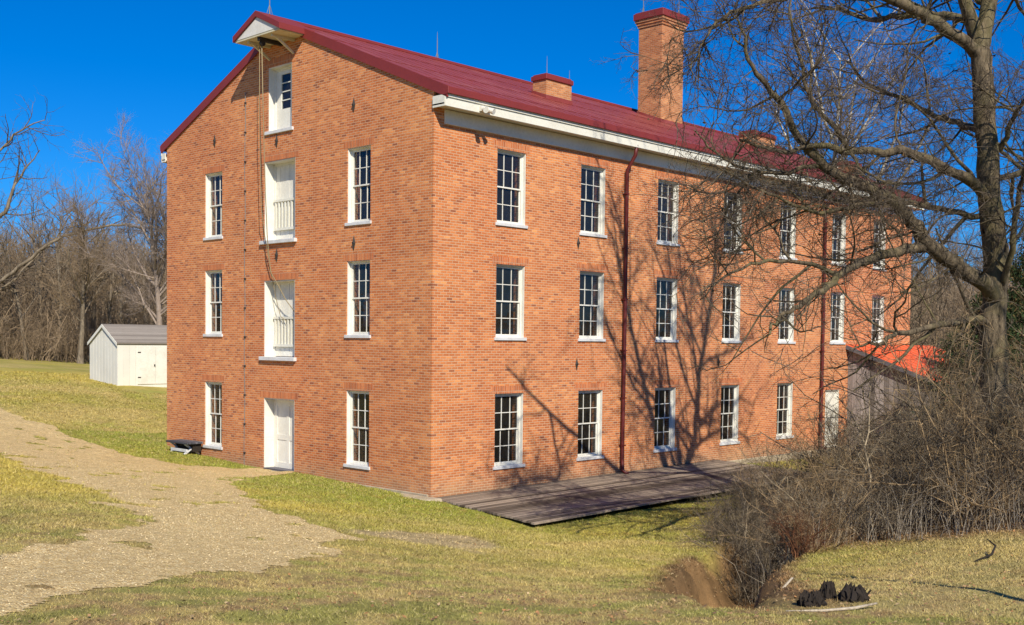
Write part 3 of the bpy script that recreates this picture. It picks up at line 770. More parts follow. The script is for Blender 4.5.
def rod(x, y, z0, z1, r=.014):
    m = MB(); m.tube([(x, y, z0-.1), (x, y, z0+(z1-z0)*.55), (x, y, z1)], [r, r, r*.35], 6); m.tube([(x, y, z0), (x, y, z0+.22)], [r*1.6, r*1.1], 6)
    for s in (-1, 1): m.tube([(x, y, z0+.28), (x+s*.1, y, z0)], r*.6, 5)
    m.build('lightning_rod', M['rod'], mill)
rod(-.45, RIDGE, ha, ha+1.35); rod(6.3, RIDGE, rz_, 14.75); rod(11.9, RIDGE, rz_, 15.0); rod(13.2, RIDGE, rz_, 14.7); rod(16.7, 6.0, 17.48, 19.2); rod(17.95, 5.15, 17.48, 18.9); rod(20.6, RIDGE, rz_, 14.9)
# down-pipes with shoes and brackets
for xx, zt in ((8.02, 10.16), (20.72, 10.16)):
    p = MB(); p.tube([(xx+.02, -.46, 10.3), (xx+.02, -.42, 10.0), (xx, -.12, 9.55), (xx, -.11, 5), (xx-.04, -.11, .5), (xx-.04, -.13, .12), (xx-.05, -.35, .04)], .058, 10)
    o = p.build('downpipe', M['pipe'], mill, smooth=True)
    for zz in (.9, 2.4, 3.9, 5.5, 7.1, 8.8):
        p = MB(); p.box(xx-.085, xx+.065, -.175, -.0, zz, zz+.035); p.build('bracket', M['pipe'], o, off=OFF)
# earthing cable with clips on the gable
p = MB(); yy = 8.83; pts = [(-.03, yy+.02*math.sin(z*2.1), z) for z in np.linspace(.0, 11.9, 24)]
p.tube(pts, .012, 5); cab = p.build('earthing_cable', M['rod'], mill)
p = MB()
for q in range(13): z = .5+q*.92; p.box(-.05, 0, yy-.03, yy+.03, z, z+.05)
p.build('clips', M['iron'], cab, off=OFF)
# iron wall anchors
def anchor(fn, a, z, s=.16):
    m = MB(fn); m.hexa([(a, -.012, z-s*1.7), (a+s*.55, -.012, z), (a, -.012, z+s*1.7), (a-s*.55, -.012, z)], [(a, -.05, z-s*.6), (a+s*.2, -.05, z), (a, -.05, z+s*.6), (a-s*.2, -.05, z)][::1])
    m.box(a-.02, a+.02, -.07, -.0, z-.02, z+.02); m.build('wall_anchor', M['iron'], mill)
for y, z in ((3.36, 10.77), (10.65, 10.59), (7.13, 10.19), (7.11, 6.72), (3.32, 6.89)): anchor(GW, -y, z, .13)
for x, z in ((5.84, 7.13), (13.45, 3.52), (5.84, 3.5), (13.45, 7.1)): anchor(LW, x, z, .12)

# hoist ropes hanging from the hood
zl = ha-hs*HWd
rp = MB(); rp.tube([(-.70, 6.90, zl-.40), (-.66, 6.88, 11.0), (-.60, 6.84, 8.6), (-.42, 7.0, 7.2), (-.13, 7.25, 6.2), (-.03, 7.05, 5.85), (.08, 6.75, 5.35), (.2, 6.42, 4.95)], .014, 6)
rp.tube([(-.70, 7.02, zl-.40), (-.64, 7.10, 10.8), (-.48, 7.25, 8.2), (-.2, 7.42, 7.15), (.1, 7.3, 5.4), (.2, 7.2, 4.85), (.22, 6.9, 4.7)], .010, 6)
o = rp.build('hoist_rope', M['rope'], smooth=True, off=(-.7, 6.95, zl-.4)); tag(o, 'tan hoist ropes hanging from the hood down the gable past the loading doors', 'rope')

# ------------------------------------------------------------------ deck
dk = empty('timber_deck', (6, -2, -.2), 'low dark grey weathered timber deck along the sunny brick wall', 'deck')
def dz(y, x): return .0+(y/4.0)*.14+.012*max(0, x)*.55
rng = random.Random(5); b = MB(); nb = 26
for q in range(nb):
    y1 = -.04-q*4.0/nb; y0 = y1-4.0/nb+.010; xs = .04+(y1/4.0)*.36; jit = (rng.random()-.5)*.03
    cuts = [xs+jit]+sorted(rng.uniform(1, 13) for _ in range(3))+[13.4+(rng.random()-.5)*.1]
    for c0, c1 in zip(cuts, cuts[1:]):
        if c1-c0 < .5: continue
        e = rng.uniform(-.006, .006); f0 = lambda x, y: dz(y, x)+e
        c0_ = c0+.004
        b.hexa([(c0_, y0, f0(c0, y0)-.045), (c1, y0, f0(c1, y0)-.045), (c1, y1, f0(c1, y1)-.045), (c0_, y1, f0(c0, y1)-.045)], [(c0_, y0, f0(c0, y0)), (c1, y0, f0(c1, y0)), (c1, y1, f0(c1, y1)), (c0_, y1, f0(c0, y1))])
b.build('deck_boards', M['deck'], dk)
b = MB()
for xx in (.15, 2.2, 4.4, 6.6, 8.8, 11, 13.1): b.hexa([(xx-.03, -3.9, dz(-3.9, xx)-.20), (xx+.03, -3.9, dz(-3.9, xx)-.20), (xx+.03, -.1, dz(-.1, xx)-.20), (xx-.03, -.1, dz(-.1, xx)-.20)], [(xx-.03, -3.9, dz(-3.9, xx)-.047), (xx+.03, -3.9, dz(-3.9, xx)-.047), (xx+.03, -.1, dz(-.1, xx)-.047), (xx-.03, -.1, dz(-.1, xx)-.047)])
b.build('joists', M['char'], dk)
for (x, y) in ((.1, -.35), (-.1, -1.5), (0, -3.7), (3, -3.8), (6, -3.8), (9, -3.8), (12, -3.8)):
    b = MB(); g = float(height(x, y)); b.box(x-.1, x+.1, y-.1, y+.1, g-.2, dz(y, x)-.205); b.build('footing', M['stone'], dk)
# stone slab at the corner of the mill
b = MB(); g = float(height(-.3, .3)); b.hexa([(-.5, -.35, g-.1), (.0, -.5, g-.1), (.0, .0, g-.1), (-.06, .02, g-.1), (-.1, 1.1, g-.1), (-.6, .9, g-.1)], [(-.47, -.3, g+.03), (.0, -.45, g+.04), (.0, -.06, g+.04), (-.06, .02, g+.04), (-.12, 1.05, g+.05), (-.45, .85, g+.03)])
o = b.build('corner_stone', M['stone'], None, .02, off=(-.3, .3, g)); tag(o, 'flat pale stone slab at the foot of the near corner of the mill', 'stone')

# low slab bench by the gable
bx, by = -.40, 11.85; g = float(height(bx, by))
bn = empty('slab_bench', (bx, by, g), 'low bench with dark grey slab top on pale crossed legs by the gable wall', 'bench')
b = MB()
for q in range(3): b.box(bx-.30+q*.2, bx-.30+q*.2+.19, by-.68, by+.70, g+.34, g+.40)
b.build('seat', M['greyslab'], bn, .008)
for yy in (-.45, .45):
    b = MB(); b.bar((bx-.3, by+yy, g-.02), (bx+.22, by+yy, g+.34), .07, .05); b.bar((bx+.3, by+yy+.06, g-.02), (bx-.22, by+yy+.06, g+.34), .07, .05); b.build('leg', M['sill'], bn)
b = MB(); b.bar((bx-.2, by-.5, g+.12), (bx-.2, by+.5, g+.12), .05, .09); b.build('stretcher', M['sill'], bn)
b = MB(); b.box(bx-.02, bx+.28, by-.58, by+.58, g+.08, g+.33); b.build('back_panel', M['char'], bn)  # dark block put in for the shade under the seat

# ------------------------------------------------------------------ white shed
sx, sy = 5.45, 28.2; g = float(height(sx, sy))
sh = empty('white_shed', (sx, sy, g), 'small white board shed with grey shingle roof behind the left end of the mill', 'shed')
SHW, SHL, wh, rh = 2.85, 5.0, 2.0, .84
gb = g-.25
def sp_(x, y, z): return (sx+x, sy+y, gb+z)
b = MB(sp_); hh = wh+.25
b.quad((0, 0, 0), (SHL, 0, 0), (SHL, 0, hh), (0, 0, hh)); b.quad((0, SHW, 0), (0, SHW, hh), (SHL, SHW, hh), (SHL, SHW, 0))
b.f.append([b.pt(0, SHW, 0), b.pt(0, 0, 0), b.pt(0, 0, hh), b.pt(0, SHW/2, hh+rh), b.pt(0, SHW, hh)])
b.f.append([b.pt(SHL, 0, 0), b.pt(SHL, SHW, 0), b.pt(SHL, SHW, hh), b.pt(SHL, SHW/2, hh+rh), b.pt(SHL, 0, hh)])
wl = b.build('wall', M['shedwall'], sh)
b = MB(sp_)
for x in np.arange(.0, SHL, .3): b.box(x, x+.025, -.006, 0, .1, hh-.03)
for y in np.arange(.03, SHW, .3):
    zt = hh+rh*(1-abs(y-SHW/2)/(SHW/2))-.08; b.box(-.005, 0, y, y+.025, .1, zt)
b.build('battens', M['white'], wl, off=tuple(parent_loc(sh)))
b = MB(sp_); ov = .07; sl_ = rh/(SHW/2)
for s in (0, 1):
    ye = -ov if s == 0 else SHW+ov; ze = hh-ov*sl_
    b.hexa([(-ov, ye, ze+.02), (SHL+ov, ye, ze+.02), (SHL+ov, SHW/2, hh+rh+.02), (-ov, SHW/2, hh+rh+.02)], [(-ov, ye, ze+.08), (SHL+ov, ye, ze+.08), (SHL+ov, SHW/2, hh+rh+.08), (-ov, SHW/2, hh+rh+.08)])
b.build('roof', M['shingle'], sh)
b = MB(sp_)
for s in (0, 1):
    ye = -ov if s == 0 else SHW+ov; ze = hh-ov*sl_
    b.hexa([(-ov-.02, ye, ze-.08), (-ov, ye, ze-.08), (-ov, SHW/2, hh+rh-.08), (-ov-.02, SHW/2, hh+rh-.08)], [(-ov-.02, ye, ze+.07), (-ov, ye, ze+.07), (-ov, SHW/2, hh+rh+.07), (-ov-.02, SHW/2, hh+rh+.07)])
b.build('barge_board', M['white'], sh)
b = MB(sp_); b.box(1.0, 1.9, -.035, -.021, .3, 2.1); b.box(1.92, 2.82, -.035, -.021, .3, 2.1); dr = b.build('door', M['white'], sh)
b = MB(sp_)
for z in (.6, 1.8): b.box(1.0, 1.16, -.045, -.035, z, z+.05); b.box(2.66, 2.82, -.045, -.035, z, z+.05)
b.box(1.84, 1.89, -.07, -.035, 1.15, 1.25); b.build('hinges', M['iron'], dr, off=tuple(parent_loc(sh)))

# ------------------------------------------------------------------ lean-to at the far end of the long wall
lt = empty('lean_to_shed', (26, -2, -.6), 'grey weathered board lean-to with orange red roof against the long brick wall', 'shed')
lx0, lx1, ly = 23.05, 31.2, -4.6; lz0 = 4.10; lsl = .36
b = MB()
b.hexa([(lx0, ly, -1.5), (lx0+.06, ly, -1.5), (lx0+.06, -.003, -1.5), (lx0, -.003, -1.5)], [(lx0, ly, lz0+lsl*ly), (lx0+.06, ly, lz0+lsl*ly), (lx0+.06, -.003, lz0), (lx0, -.003, lz0)])
b.box(lx0+.065, lx1-.065, ly, ly+.06, -1.5, lz0+lsl*ly-.03)
b.hexa([(lx1-.06, ly, -1.5), (lx1, ly, -1.5), (lx1, -.003, -1.5), (lx1-.06, -.003, -1.5)], [(lx1-.06, ly, lz0+lsl*ly), (lx1, ly, lz0+lsl*ly), (lx1, -.003, lz0), (lx1-.06, -.003, lz0)])
b.build('wall', M['boards'], lt)
b = MB()
b.hexa([(lx0-.2, ly-.3, lz0+lsl*(ly-.3)+.02), (lx1+.1, ly-.3, lz0+lsl*(ly-.3)+.02), (lx1+.1, -.003, lz0+.02), (lx0-.2, -.003, lz0+.02)], [(lx0-.2, ly-.3, lz0+lsl*(ly-.3)+.08), (lx1+.1, ly-.3, lz0+lsl*(ly-.3)+.08), (lx1+.1, -.003, lz0+.08), (lx0-.2, -.003, lz0+.08)])
rr = b.build('roof', M['orange'], lt)
b = MB()
for x in np.arange(lx0, lx1, .6): b.bar((x, ly-.28, lz0+lsl*(ly-.28)+.09), (x, -.01, lz0+.09), .025, .03)
b.build('roof_ribs', M['orange'], rr, off=tuple(parent_loc(lt)))
b = MB(); b.bar((lx0-.22, ly-.3, lz0+lsl*(ly-.3)-.02), (lx0-.22, -.01, lz0-.02), .03, .16); b.build('barge_board', M['greyslab'], lt)

# ------------------------------------------------------------------ trees
def tubes(polys, name, mat, parent=None, off=(0, 0, 0), colors=None):
    """polys: list of (points (k,3), radii (k,), sides). one mesh, batched by shape"""
    groups = {}
    for P, r, n in polys: groups.setdefault((len(P), n), []).append((P, r))
    VV = []; FF = []; base = 0
    for (k, n), lst in groups.items():
        P = np.array([p for p, _ in lst]); rr = np.array([r for _, r in lst]); m = len(P)
        T = np.empty_like(P); T[:, 1:-1] = P[:, 2:]-P[:, :-2]; T[:, 0] = P[:, 1]-P[:, 0]; T[:, -1] = P[:, -1]-P[:, -2]
        T /= np.linalg.norm(T, axis=2, keepdims=True)+1e-9
        D = P[:, -1]-P[:, 0]; D /= np.linalg.norm(D, axis=1, keepdims=True)+1e-9
        ref = np.where(np.abs(D[:, 2:3]) > .8, np.array([[1., .13, .0]]), np.array([[.1, .05, 1.]]))
        S = np.cross(T, ref[:, None]); S /= np.linalg.norm(S, axis=2, keepdims=True)+1e-9; U = np.cross(S, T)
        an = 2*np.pi*np.arange(n)/n
        V = P[:, :, None]+(S[:, :, None]*np.cos(an)[None, None, :, None]+U[:, :, None]*np.sin(an)[None, None, :, None])*rr[:, :, None, None]
        VV.append(V.reshape(-1, 3))
        idx = base+np.arange(m*k*n).reshape(m, k, n)
        a = idx[:, :-1]; b = idx[:, 1:]
        FF.append(np.stack([a, np.roll(a, -1, 2), np.roll(b, -1, 2), b], -1).reshape(-1, 4)); base += m*k*n
    V = np.concatenate(VV)-np.array(off); F = np.concatenate(FF)
    return np_mesh(name, V, F, 4, mat, parent, smooth=True)

def rnd_perp(rng, d):
    v = np.array([rng.gauss(0, 1), rng.gauss(0, 1), rng.gauss(0, 1)]); v -= d*(v@d); return v/(np.linalg.norm(v)+1e-9)
def branch(rng, out, p, d, L, r, lvl, S):
    """S: per-level dicts: seg, wander, up, n (children per m), ang, ratio, rr, sides, tip"""
    s = S[lvl]; k = s['seg']; pts = [p]; dd = d/np.linalg.norm(d); st = L/k
    for i in range(k):
        dd = dd+rnd_perp(rng, dd)*s['wander']*rng.random()+np.array([0, 0, s['up']])
        dd /= np.linalg.norm(dd); pts.append(pts[-1]+dd*st)
    P = np.array(pts); rad = r*(1-(1-s['tip'])*np.linspace(0, 1, k+1))
    out.append((P, rad, s['sides'], lvl))
    if lvl+1 < len(S): sprout(rng, out, P, rad, L, lvl, S, s.get('t0', .15))
def sprout(rng, out, P, rad, L, lvl, S, t0=.1, dens=1.):
    s = S[lvl]; k = len(P)-1; nch = max(0, int(round(s['n']*L*dens+rng.uniform(-.5, .5)))); 
    if s.get('min'): nch = max(nch, s['min'])
    for c in range(nch):
        t = t0+(1-t0)*((c+rng.random())/nch); f = min(t*k, k-1e-4); i = int(f); q = P[i]+(P[i+1]-P[i])*(f-i)
        ax = P[i+1]-P[i]; ax = ax/(np.linalg.norm(ax)+1e-9)
        a = R(s['ang']+rng.uniform(-18, 18)); nd = ax*math.cos(a)+rnd_perp(rng, ax)*math.sin(a)
        cl = s['clen']*(1-.45*t)*rng.uniform(.55, 1.25) if 'clen' in s else L*s['ratio']*(1-.5*t)*rng.uniform(.6, 1.2)
        rc = min(rad[i]*.75, max(s['cr']*rng.uniform(.7, 1.3)*(cl/ (s.get('clen') or cl)), s.get('crmin', .003)))
        branch(rng, out, q, nd, cl, rc, lvl+1, S)
def smooth_poly(pts, n=4, jit=.0, rng=None):
    P = np.array(pts, float); out = []
    for i in range(len(P)-1):
        p0 = P[max(i-1, 0)]; p1 = P[i]; p2 = P[i+1]; p3 = P[min(i+2, len(P)-1)]
        for j in range(n):
            t = j/n; q = .5*((2*p1)+(-p0+p2)*t+(2*p0-5*p1+4*p2-p3)*t*t+(-p0+3*p1-3*p2+p3)*t**3)
            if rng and (i or j): q = q+np.array([rng.gauss(0, jit) for _ in range(3)])
            out.append(q)
    out.append(P[-1]); return np.array(out)

# sprays: a few small branching templates, set many times into one crown mesh
def spray_template(seed, seg=5, n1=6, l1=.42, n2=4, l2=.2, n3=0, l3=.09, r=.010, wander=.45, ang=42, sides=3):
    rg = random.Random(seed); out = []
    S = [None, dict(seg=seg, wander=wander, up=0, n=n1, ang=ang, clen=l1, cr=r*.55, sides=sides, tip=.3, t0=.15, crmin=r*.35),
         dict(seg=3, wander=wander, up=0, n=n2/l1, ang=ang, clen=l2, cr=r*.4, sides=3, tip=.4, t0=.15, crmin=r*.28),
         dict(seg=2, wander=wander, up=0, n=(n3/l2 if n3 else 0), ang=ang, clen=l3, cr=r*.3, sides=3, tip=.5, t0=.2, crmin=r*.25),
         dict(seg=2, wander=.3, up=0, n=0, ang=ang, sides=3, tip=.5)]
    branch(rg, out, np.zeros(3), np.array([0, 0, 1.]), 1., r, 1, S)
    VV = []; FF = []; b = 0
    for P, rad, n, _ in out:
        T = np.gradient(P, axis=0); T /= np.linalg.norm(T, axis=1, keepdims=True)+1e-9
        ref = np.array([.3, 1, .1]) if abs(T[0, 1]) < .8 else np.array([1, .2, .1])
        A = np.cross(T, ref); A /= np.linalg.norm(A, axis=1, keepdims=True)+1e-9; B = np.cross(A, T); an = 2*np.pi*np.arange(n)/n
        V = P[:, None]+(A[:, None]*np.cos(an)[None, :, None]+B[:, None]*np.sin(an)[None, :, None])*rad[:, None, None]; VV.append(V.reshape(-1, 3))
        k = len(P); idx = b+np.arange(k*n).reshape(k, n); x_, y_ = idx[:-1], idx[1:]
        FF.append(np.stack([x_, np.roll(x_, -1, 1), np.roll(y_, -1, 1), y_], -1).reshape(-1, 4)); b += k*n
    return np.concatenate(VV), np.concatenate(FF)
def spray_geo(temps, P, D, S_, rs_):
    """P (n,3) roots, D (n,3) directions, S_ (n,) lengths"""
    VV = []; FF = []; base = 0; which = rs_.randint(0, len(temps), len(P))
    for k, (V, F) in enumerate(temps):
        m = which == k; p = P[m]; d = D[m]/(np.linalg.norm(D[m], axis=1, keepdims=True)+1e-9); s_ = S_[m]; n = len(p)
        if n == 0: continue
        q = np.cross(d, rs_.normal(0, 1, (n, 3))); q /= np.linalg.norm(q, axis=1, keepdims=True)+1e-9; w_ = np.cross(d, q)
        G = (V[None, :, 0:1]*q[:, None]+V[None, :, 1:2]*w_[:, None]+V[None, :, 2:3]*d[:, None])*s_[:, None, None]+p[:, None]
        VV.append(G.reshape(-1, 3)); FF.append((F[None]+(np.arange(n)*len(V))[:, None, None]+base).reshape(-1, 4)); base += n*len(V)
    return np.concatenate(VV), np.concatenate(FF)
def spray_mesh(name, mat, temps, P, D, S_, rs_, parent=None, off=(0, 0, 0), extra=None):
    V, F = spray_geo(temps, np.asarray(P, float), np.asarray(D, float), np.asarray(S_, float), rs_)
    return np_mesh(name, V-np.array(off), F, 4, mat, parent, smooth=True)
def along(polys, per_m, rs_, t0=.1):
    """random points and axis directions along polylines"""
    Ps = []; Ds = []
    for P in polys:
        sg = np.diff(P, axis=0); L = np.linalg.norm(sg, axis=1); n = rs_.poisson(max(.0, L.sum()*per_m))
        if n == 0: continue
        f = (t0+(1-t0)*rs_.rand(n))*len(sg)*.9999; i = f.astype(int); Ps.append(P[i]+sg[i]*(f-i)[:, None]); Ds.append(sg[i]/(L[i][:, None]+1e-9))
    return np.concatenate(Ps), np.concatenate(Ds)

# the big tree on the right; limbs placed where they stand
LIMBS = {
'up_r': ([(3.58,-12.78,10.27),(3.94,-12.82,11.36),(4.56,-12.83,12.76),(4.96,-12.56,14.84),(5.69,-12.48,17.48),(6.0,-12.2,20)], .19, .03),
'up_l': ([(3.58,-12.78,10.27),(3.2,-12.62,11.23),(2.66,-12.59,12.31),(1.96,-12.33,14.13),(1.1,-12.0,16.6),(.6,-11.6,19)], .16, .03),
'limb_ul': ([(3.6,-12.82,10.06),(3.15,-12.62,10.38),(2.26,-12.39,10.63),(1.57,-12.08,10.87),(.72,-11.75,11.07),(-.48,-11.33,11.59),(-1.68,-10.76,11.95),(-3.2,-10.2,12.8)], .14, .03),
'A': ([(3.71,-13.08,7.08),(3.04,-12.94,7.47),(2.17,-12.89,7.57),(1.17,-12.69,7.76),(.18,-12.51,7.79),(-.72,-12.15,7.69),(-1.45,-11.94,7.74),(-2.3,-11.64,7.57),(-3.04,-11.28,7.69)], .125, .02),
'B': ([(3.77,-13.25,5.12),(3.02,-13.16,5.48),(2.14,-12.94,5.78),(1.42,-12.74,6.08),(1.05,-12.62,6.42),(.71,-12.55,6.7),(.36,-12.45,6.92),(-.41,-12.2,7.14),(-1.24,-11.9,7.4),(-1.65,-11.74,7.75),(-2.05,-11.57,8.28),(-2.45,-11.42,8.73),(-2.83,-11.29,9.11),(-3.11,-11.25,9.73)], .175, .018),
'C': ([(1.37,-12.69,6.09),(.81,-12.54,5.99),(.2,-12.33,5.84),(-.34,-12.2,5.67),(-.87,-12.1,5.46),(-1.37,-12.02,5.17),(-1.95,-11.85,4.86),(-2.45,-11.77,4.64),(-2.77,-11.74,4.32)], .11, .02),
'D': ([(3.65,-13.14,4.67),(2.24,-13.11,4.68),(.73,-12.96,4.46),(-.07,-12.85,4.39),(-.79,-12.82,4.22),(-1.52,-12.64,4.08)], .08, .012),
'E': ([(-1.68,-10.76,11.95),(-1.51,-11.31,10.6),(-2.26,-10.97,10.21),(-2.78,-10.72,9.94),(-3.18,-10.6,9.49),(-3.53,-10.56,8.91)], .05, .012),
'J': ([(0.36,-12.45,6.92),(-.55,-12.08,6.71),(-1.3,-11.73,6.57),(-2.01,-11.4,6.8),(-2.65,-11.15,7.02),(-3.29,-10.89,7.26)], .045, .01),
'K': ([(-.87,-12.1,5.46),(-1.56,-11.65,5.65),(-2.31,-11.28,5.62),(-3.0,-11.0,5.37),(-3.48,-10.81,4.92)], .045, .01),
'L': ([(-1.24,-11.9,7.4),(-1.95,-11.44,7.25),(-2.56,-11.09,7.28),(-3.09,-10.81,7.52),(-3.5,-10.64,7.87)], .045, .01),
'F': ([(3.83,-13.15,8.21),(3.49,-13.5,8.73),(3.14,-13.84,9.03),(2.45,-14.55,9.38),(1.5,-15.6,10)], .06, .012),
'G': ([(3.78,-13.24,5.33),(3.24,-13.65,6.1),(3.01,-13.81,6.96),(2.6,-14.07,7.57),(2.3,-14.45,8.25),(2,-15,9.5)], .07, .015),
'H': ([(-.72,-12.15,7.69),(-1.08,-12.03,8.05),(-1.54,-11.81,8.54),(-1.76,-11.69,9.23),(-1.96,-11.59,9.91),(-1.98,-11.68,10.77)], .05, .012),
}
def big_tree():
    rng = random.Random(11)
    base = (3.8, -13.4, float(height(3.8, -13.4))-.05)
    root = empty('large_bare_tree', base, 'large leafless tree with thick rough trunk and long limbs reaching across the mill', 'tree')
    S = [None,
         dict(seg=7, wander=.42, up=.03, n=2.4, ang=52, clen=1.25, cr=.014, sides=5, tip=.35, t0=.12),
         dict(seg=5, wander=.5, up=.02, n=0, ang=50, sides=4, tip=.4, t0=.1)]
    S0 = dict(n=2.1, ang=62, clen=2.1, cr=.036, crmin=.012); S[0] = S0
    out = []; thick = []
    tr = smooth_poly([(3.72,-13.45,base[2]-.3),(3.74,-13.42,1.4),(3.68,-13.25,3.06),(3.66,-13.16,4.51),(3.73,-13.16,5.91),(3.67,-13.03,7.18),(3.64,-12.92,8.83),(3.58,-12.78,10.27)], 5, .015, rng)
    rr = np.interp(np.linspace(0, 1, len(tr)), [0, .06, .2, .55, 1], [.52, .36, .29, .255, .2])
    rr = rr*(1+np.array([rng.uniform(-.07, .07) for _ in rr])); thick.append((tr, rr, 14))
    def limb(pts, r0, r1, dens=1., t0=.08, S=S):
        P = smooth_poly(pts, 4, .02, rng); L = float(np.linalg.norm(np.diff(P, axis=0), axis=1).sum())
        rad = r1+(r0-r1)*(1-np.linspace(0, 1, len(P)))**.85; rad = rad*(1+np.array([rng.uniform(-.08, .08) for _ in rad])); thick.append((P, rad, 9))
        sprout(rng, out, P, rad, L, 0, S, t0, dens)
    for k, (pts, r0, r1) in LIMBS.items(): limb(pts, r0, r1)
    # upper crown and far side, out of the picture, that throws the shadows
    S_up = [dict(n=2.1, ang=55, clen=2.4, cr=.05, crmin=.022), dict(S[1], clen=1.5, cr=.02, n=1.7, wander=.3), S[2]]
    def auto(p, d, L, r0):
        p = np.array(p, float); d = np.array(d, float); d /= np.linalg.norm(d); pts = [p]
        for _ in range(5):
            d = d+rnd_perp(rng, d)*.28+np.array([0, 0, .06]); d /= np.linalg.norm(d); pts.append(pts[-1]+d*L/5)
        limb(pts, r0, .025, 1., .08, S_up)
    for (z, az, el, L, r) in ((10.8, 100, 30, 5.0, .09), (11.8, 20, 35, 4.5, .085), (12.6, 150, 35, 4.5, .08), (13.2, 250, 45, 4.0, .07), (14.2, 60, 40, 3.8, .065), (14.8, 330, 40, 4, .06), (15.8, 200, 40, 3.4, .055), (16.5, 110, 45, 3.2, .05), (17.5, 0, 50, 3, .045), (11.3, 70, 40, 5.2, .085), (12.2, 200, 30, 4.2, .075), (13.6, 110, 30, 4.6, .07), (12.9, 300, 40, 4.2, .07), (15.2, 150, 30, 3.8, .06), (8.6, 40, 25, 4.2, .08), (6.8, 110, 20, 4, .07), (7.6, 330, 25, 4, .07)):
        x = float(np.interp(z, [7, 10.3, 12.8, 14.8, 17.5, 20], [3.67, 3.58, 4.56, 4.96, 5.69, 6])); y = float(np.interp(z, [7, 10.3, 12.8, 14.8, 17.5], [-13.03, -12.78, -12.83, -12.56, -12.48]))
        a = R(az); e = R(el); auto((x, y, z), (math.cos(a)*math.cos(e), math.sin(a)*math.cos(e), math.sin(e)), L, r)
    for (z, az, el, L, r) in ((13.4, 180, 20, 4.2, .07), (14.8, 120, 35, 4, .065), (16.2, 210, 40, 3.4, .05), (17.4, 80, 45, 3, .045)):
        x = float(np.interp(z, [12.3, 14.1, 16.6, 19], [2.66, 1.96, 1.1, .6])); a = R(az); e = R(el)
        auto((x, -12.3, z), (math.cos(a)*math.cos(e), math.sin(a)*math.cos(e), math.sin(e)), L, r)
    tubes(thick, 'trunk', M['bark'], root, base)
    rs_ = np.random.RandomState(8)
    T_ = [spray_template(500+i, 5, 6, .42, 4, .2, 3, .1, .0105, .6, 48) for i in range(6)]
    P1, D1 = along([o[0] for o in out if o[3] == 1], 4.4, rs_); P2, D2 = along([o[0] for o in out if o[3] == 2], 4.4, rs_); P3, D3 = along([q[0] for q in thick[1:]], 4.2, rs_, .15)
    P_ = np.concatenate([P1, P2, P3]); D_ = np.concatenate([D1, D2, D3]); k_ = (P_[:, 2] > 5.4) | (rs_.rand(len(P_)) < .4); P_, D_ = P_[k_], D_[k_]; k_ = (P_[:, 2] < 10.6) | (rs_.rand(len(P_)) < .16); P_, D_ = P_[k_], D_[k_]
    D_ = D_*.8+rs_.normal(0, .62, D_.shape); S_ = .45+.6*rs_.rand(len(P_))
    V1, F1 = spray_geo(T_, P_, D_, S_, rs_)
    tubes([o[:3] for o in out], 'limbs', M['bark'], root, base)
    np_mesh('crown', V1-np.array(base), F1, 4, M['twig'], root, smooth=True)
    print('sprays', len(P_), 'faces', len(F1))
    # a few clinging dry leaves and seed balls on the twigs
    tips = V1[rs_.randint(0, len(V1), 1500)]; n = len(tips)
    rs2 = np.random.RandomState(2); V = tips[:, None]+rs2.normal(0, .018, (n, 4, 3))-np.array(base)
    V = V.copy(); col = np.repeat((np.array([[.12, .075, .04], [.2, .12, .06], [.06, .045, .03]])[rs2.randint(0, 3, n)]), 4, axis=0)
    np_mesh('dry_leaves', V.reshape(-1, 3), np.arange(4*n).reshape(-1, 4), 4, M['leaf'], root, colors=col)
    print('big tree polys', len(out))
big_tree()

def make_tree(seed, H, r0, name, label, group, mats, dens=1., spread=.55, lean=0, fork=.3, twigr=.012, nl=3):
    """generic leafless tree at the origin"""
    rng = random.Random(seed); out = []; thick = []
    root = empty(name, (0, 0, 0), label, 'tree', group)
    n = 9; pts = [np.array([0, 0, -.3])]; d = np.array([lean, 0, 1.]); d /= np.linalg.norm(d)
    for i in range(n):
        d = d+rnd_perp(rng, d)*.08; d[2] = abs(d[2]); d /= np.linalg.norm(d); pts.append(pts[-1]+d*H*.92/n)
    P = np.array(pts); rad = r0*(1-np.linspace(0, 1, n+1)*.93); rad[0] *= 1.4; thick.append((P, rad, 8))
    S = [dict(n=1.25*dens, ang=48, clen=H*.42*spread/.55, cr=r0*.42, crmin=.03),
         dict(seg=6, wander=.30, up=.07, n=1.15*dens, ang=42, clen=H*.17, cr=r0*.14, sides=5, tip=.3, t0=.2, crmin=.018),
         dict(seg=4, wander=.35, up=.05, n=2.2*dens, ang=40, clen=H*.085, cr=twigr*1.5, sides=4, tip=.35, t0=.1, crmin=twigr),
         dict(seg=3, wander=.4, up=.04, n=(2.6*dens if nl > 2 else 0), ang=38, clen=H*.045, cr=twigr, sides=3, tip=.4, t0=.1, crmin=twigr*.8),
         dict(seg=2, wander=.4, up=.02, n=0, ang=38, sides=3, tip=.4)]
    sprout(rng, out, P, rad, H*.92, 0, S, fork)
    lim = [o[:3] for o in out if o[3] == 1]; tw = [o[:3] for o in out if o[3] > 1]
    tubes(thick+lim, 'trunk', M[mats[0]], root); tubes(tw, 'crown', M[mats[1]], root)
    return root
def place(root, x, y, rz=0, s=1., label=None, first=[set()]):
    k = root.name.split('.')[0]+str(id(root))
    if k in first[0]: root = copy_tree(root)
    else: first[0].add(k)
    root.location = (x, y, float(height(x, y))); root.rotation_euler = (0, 0, rz); root.scale = (s,)*3
    if label: root['label'] = label
    return root
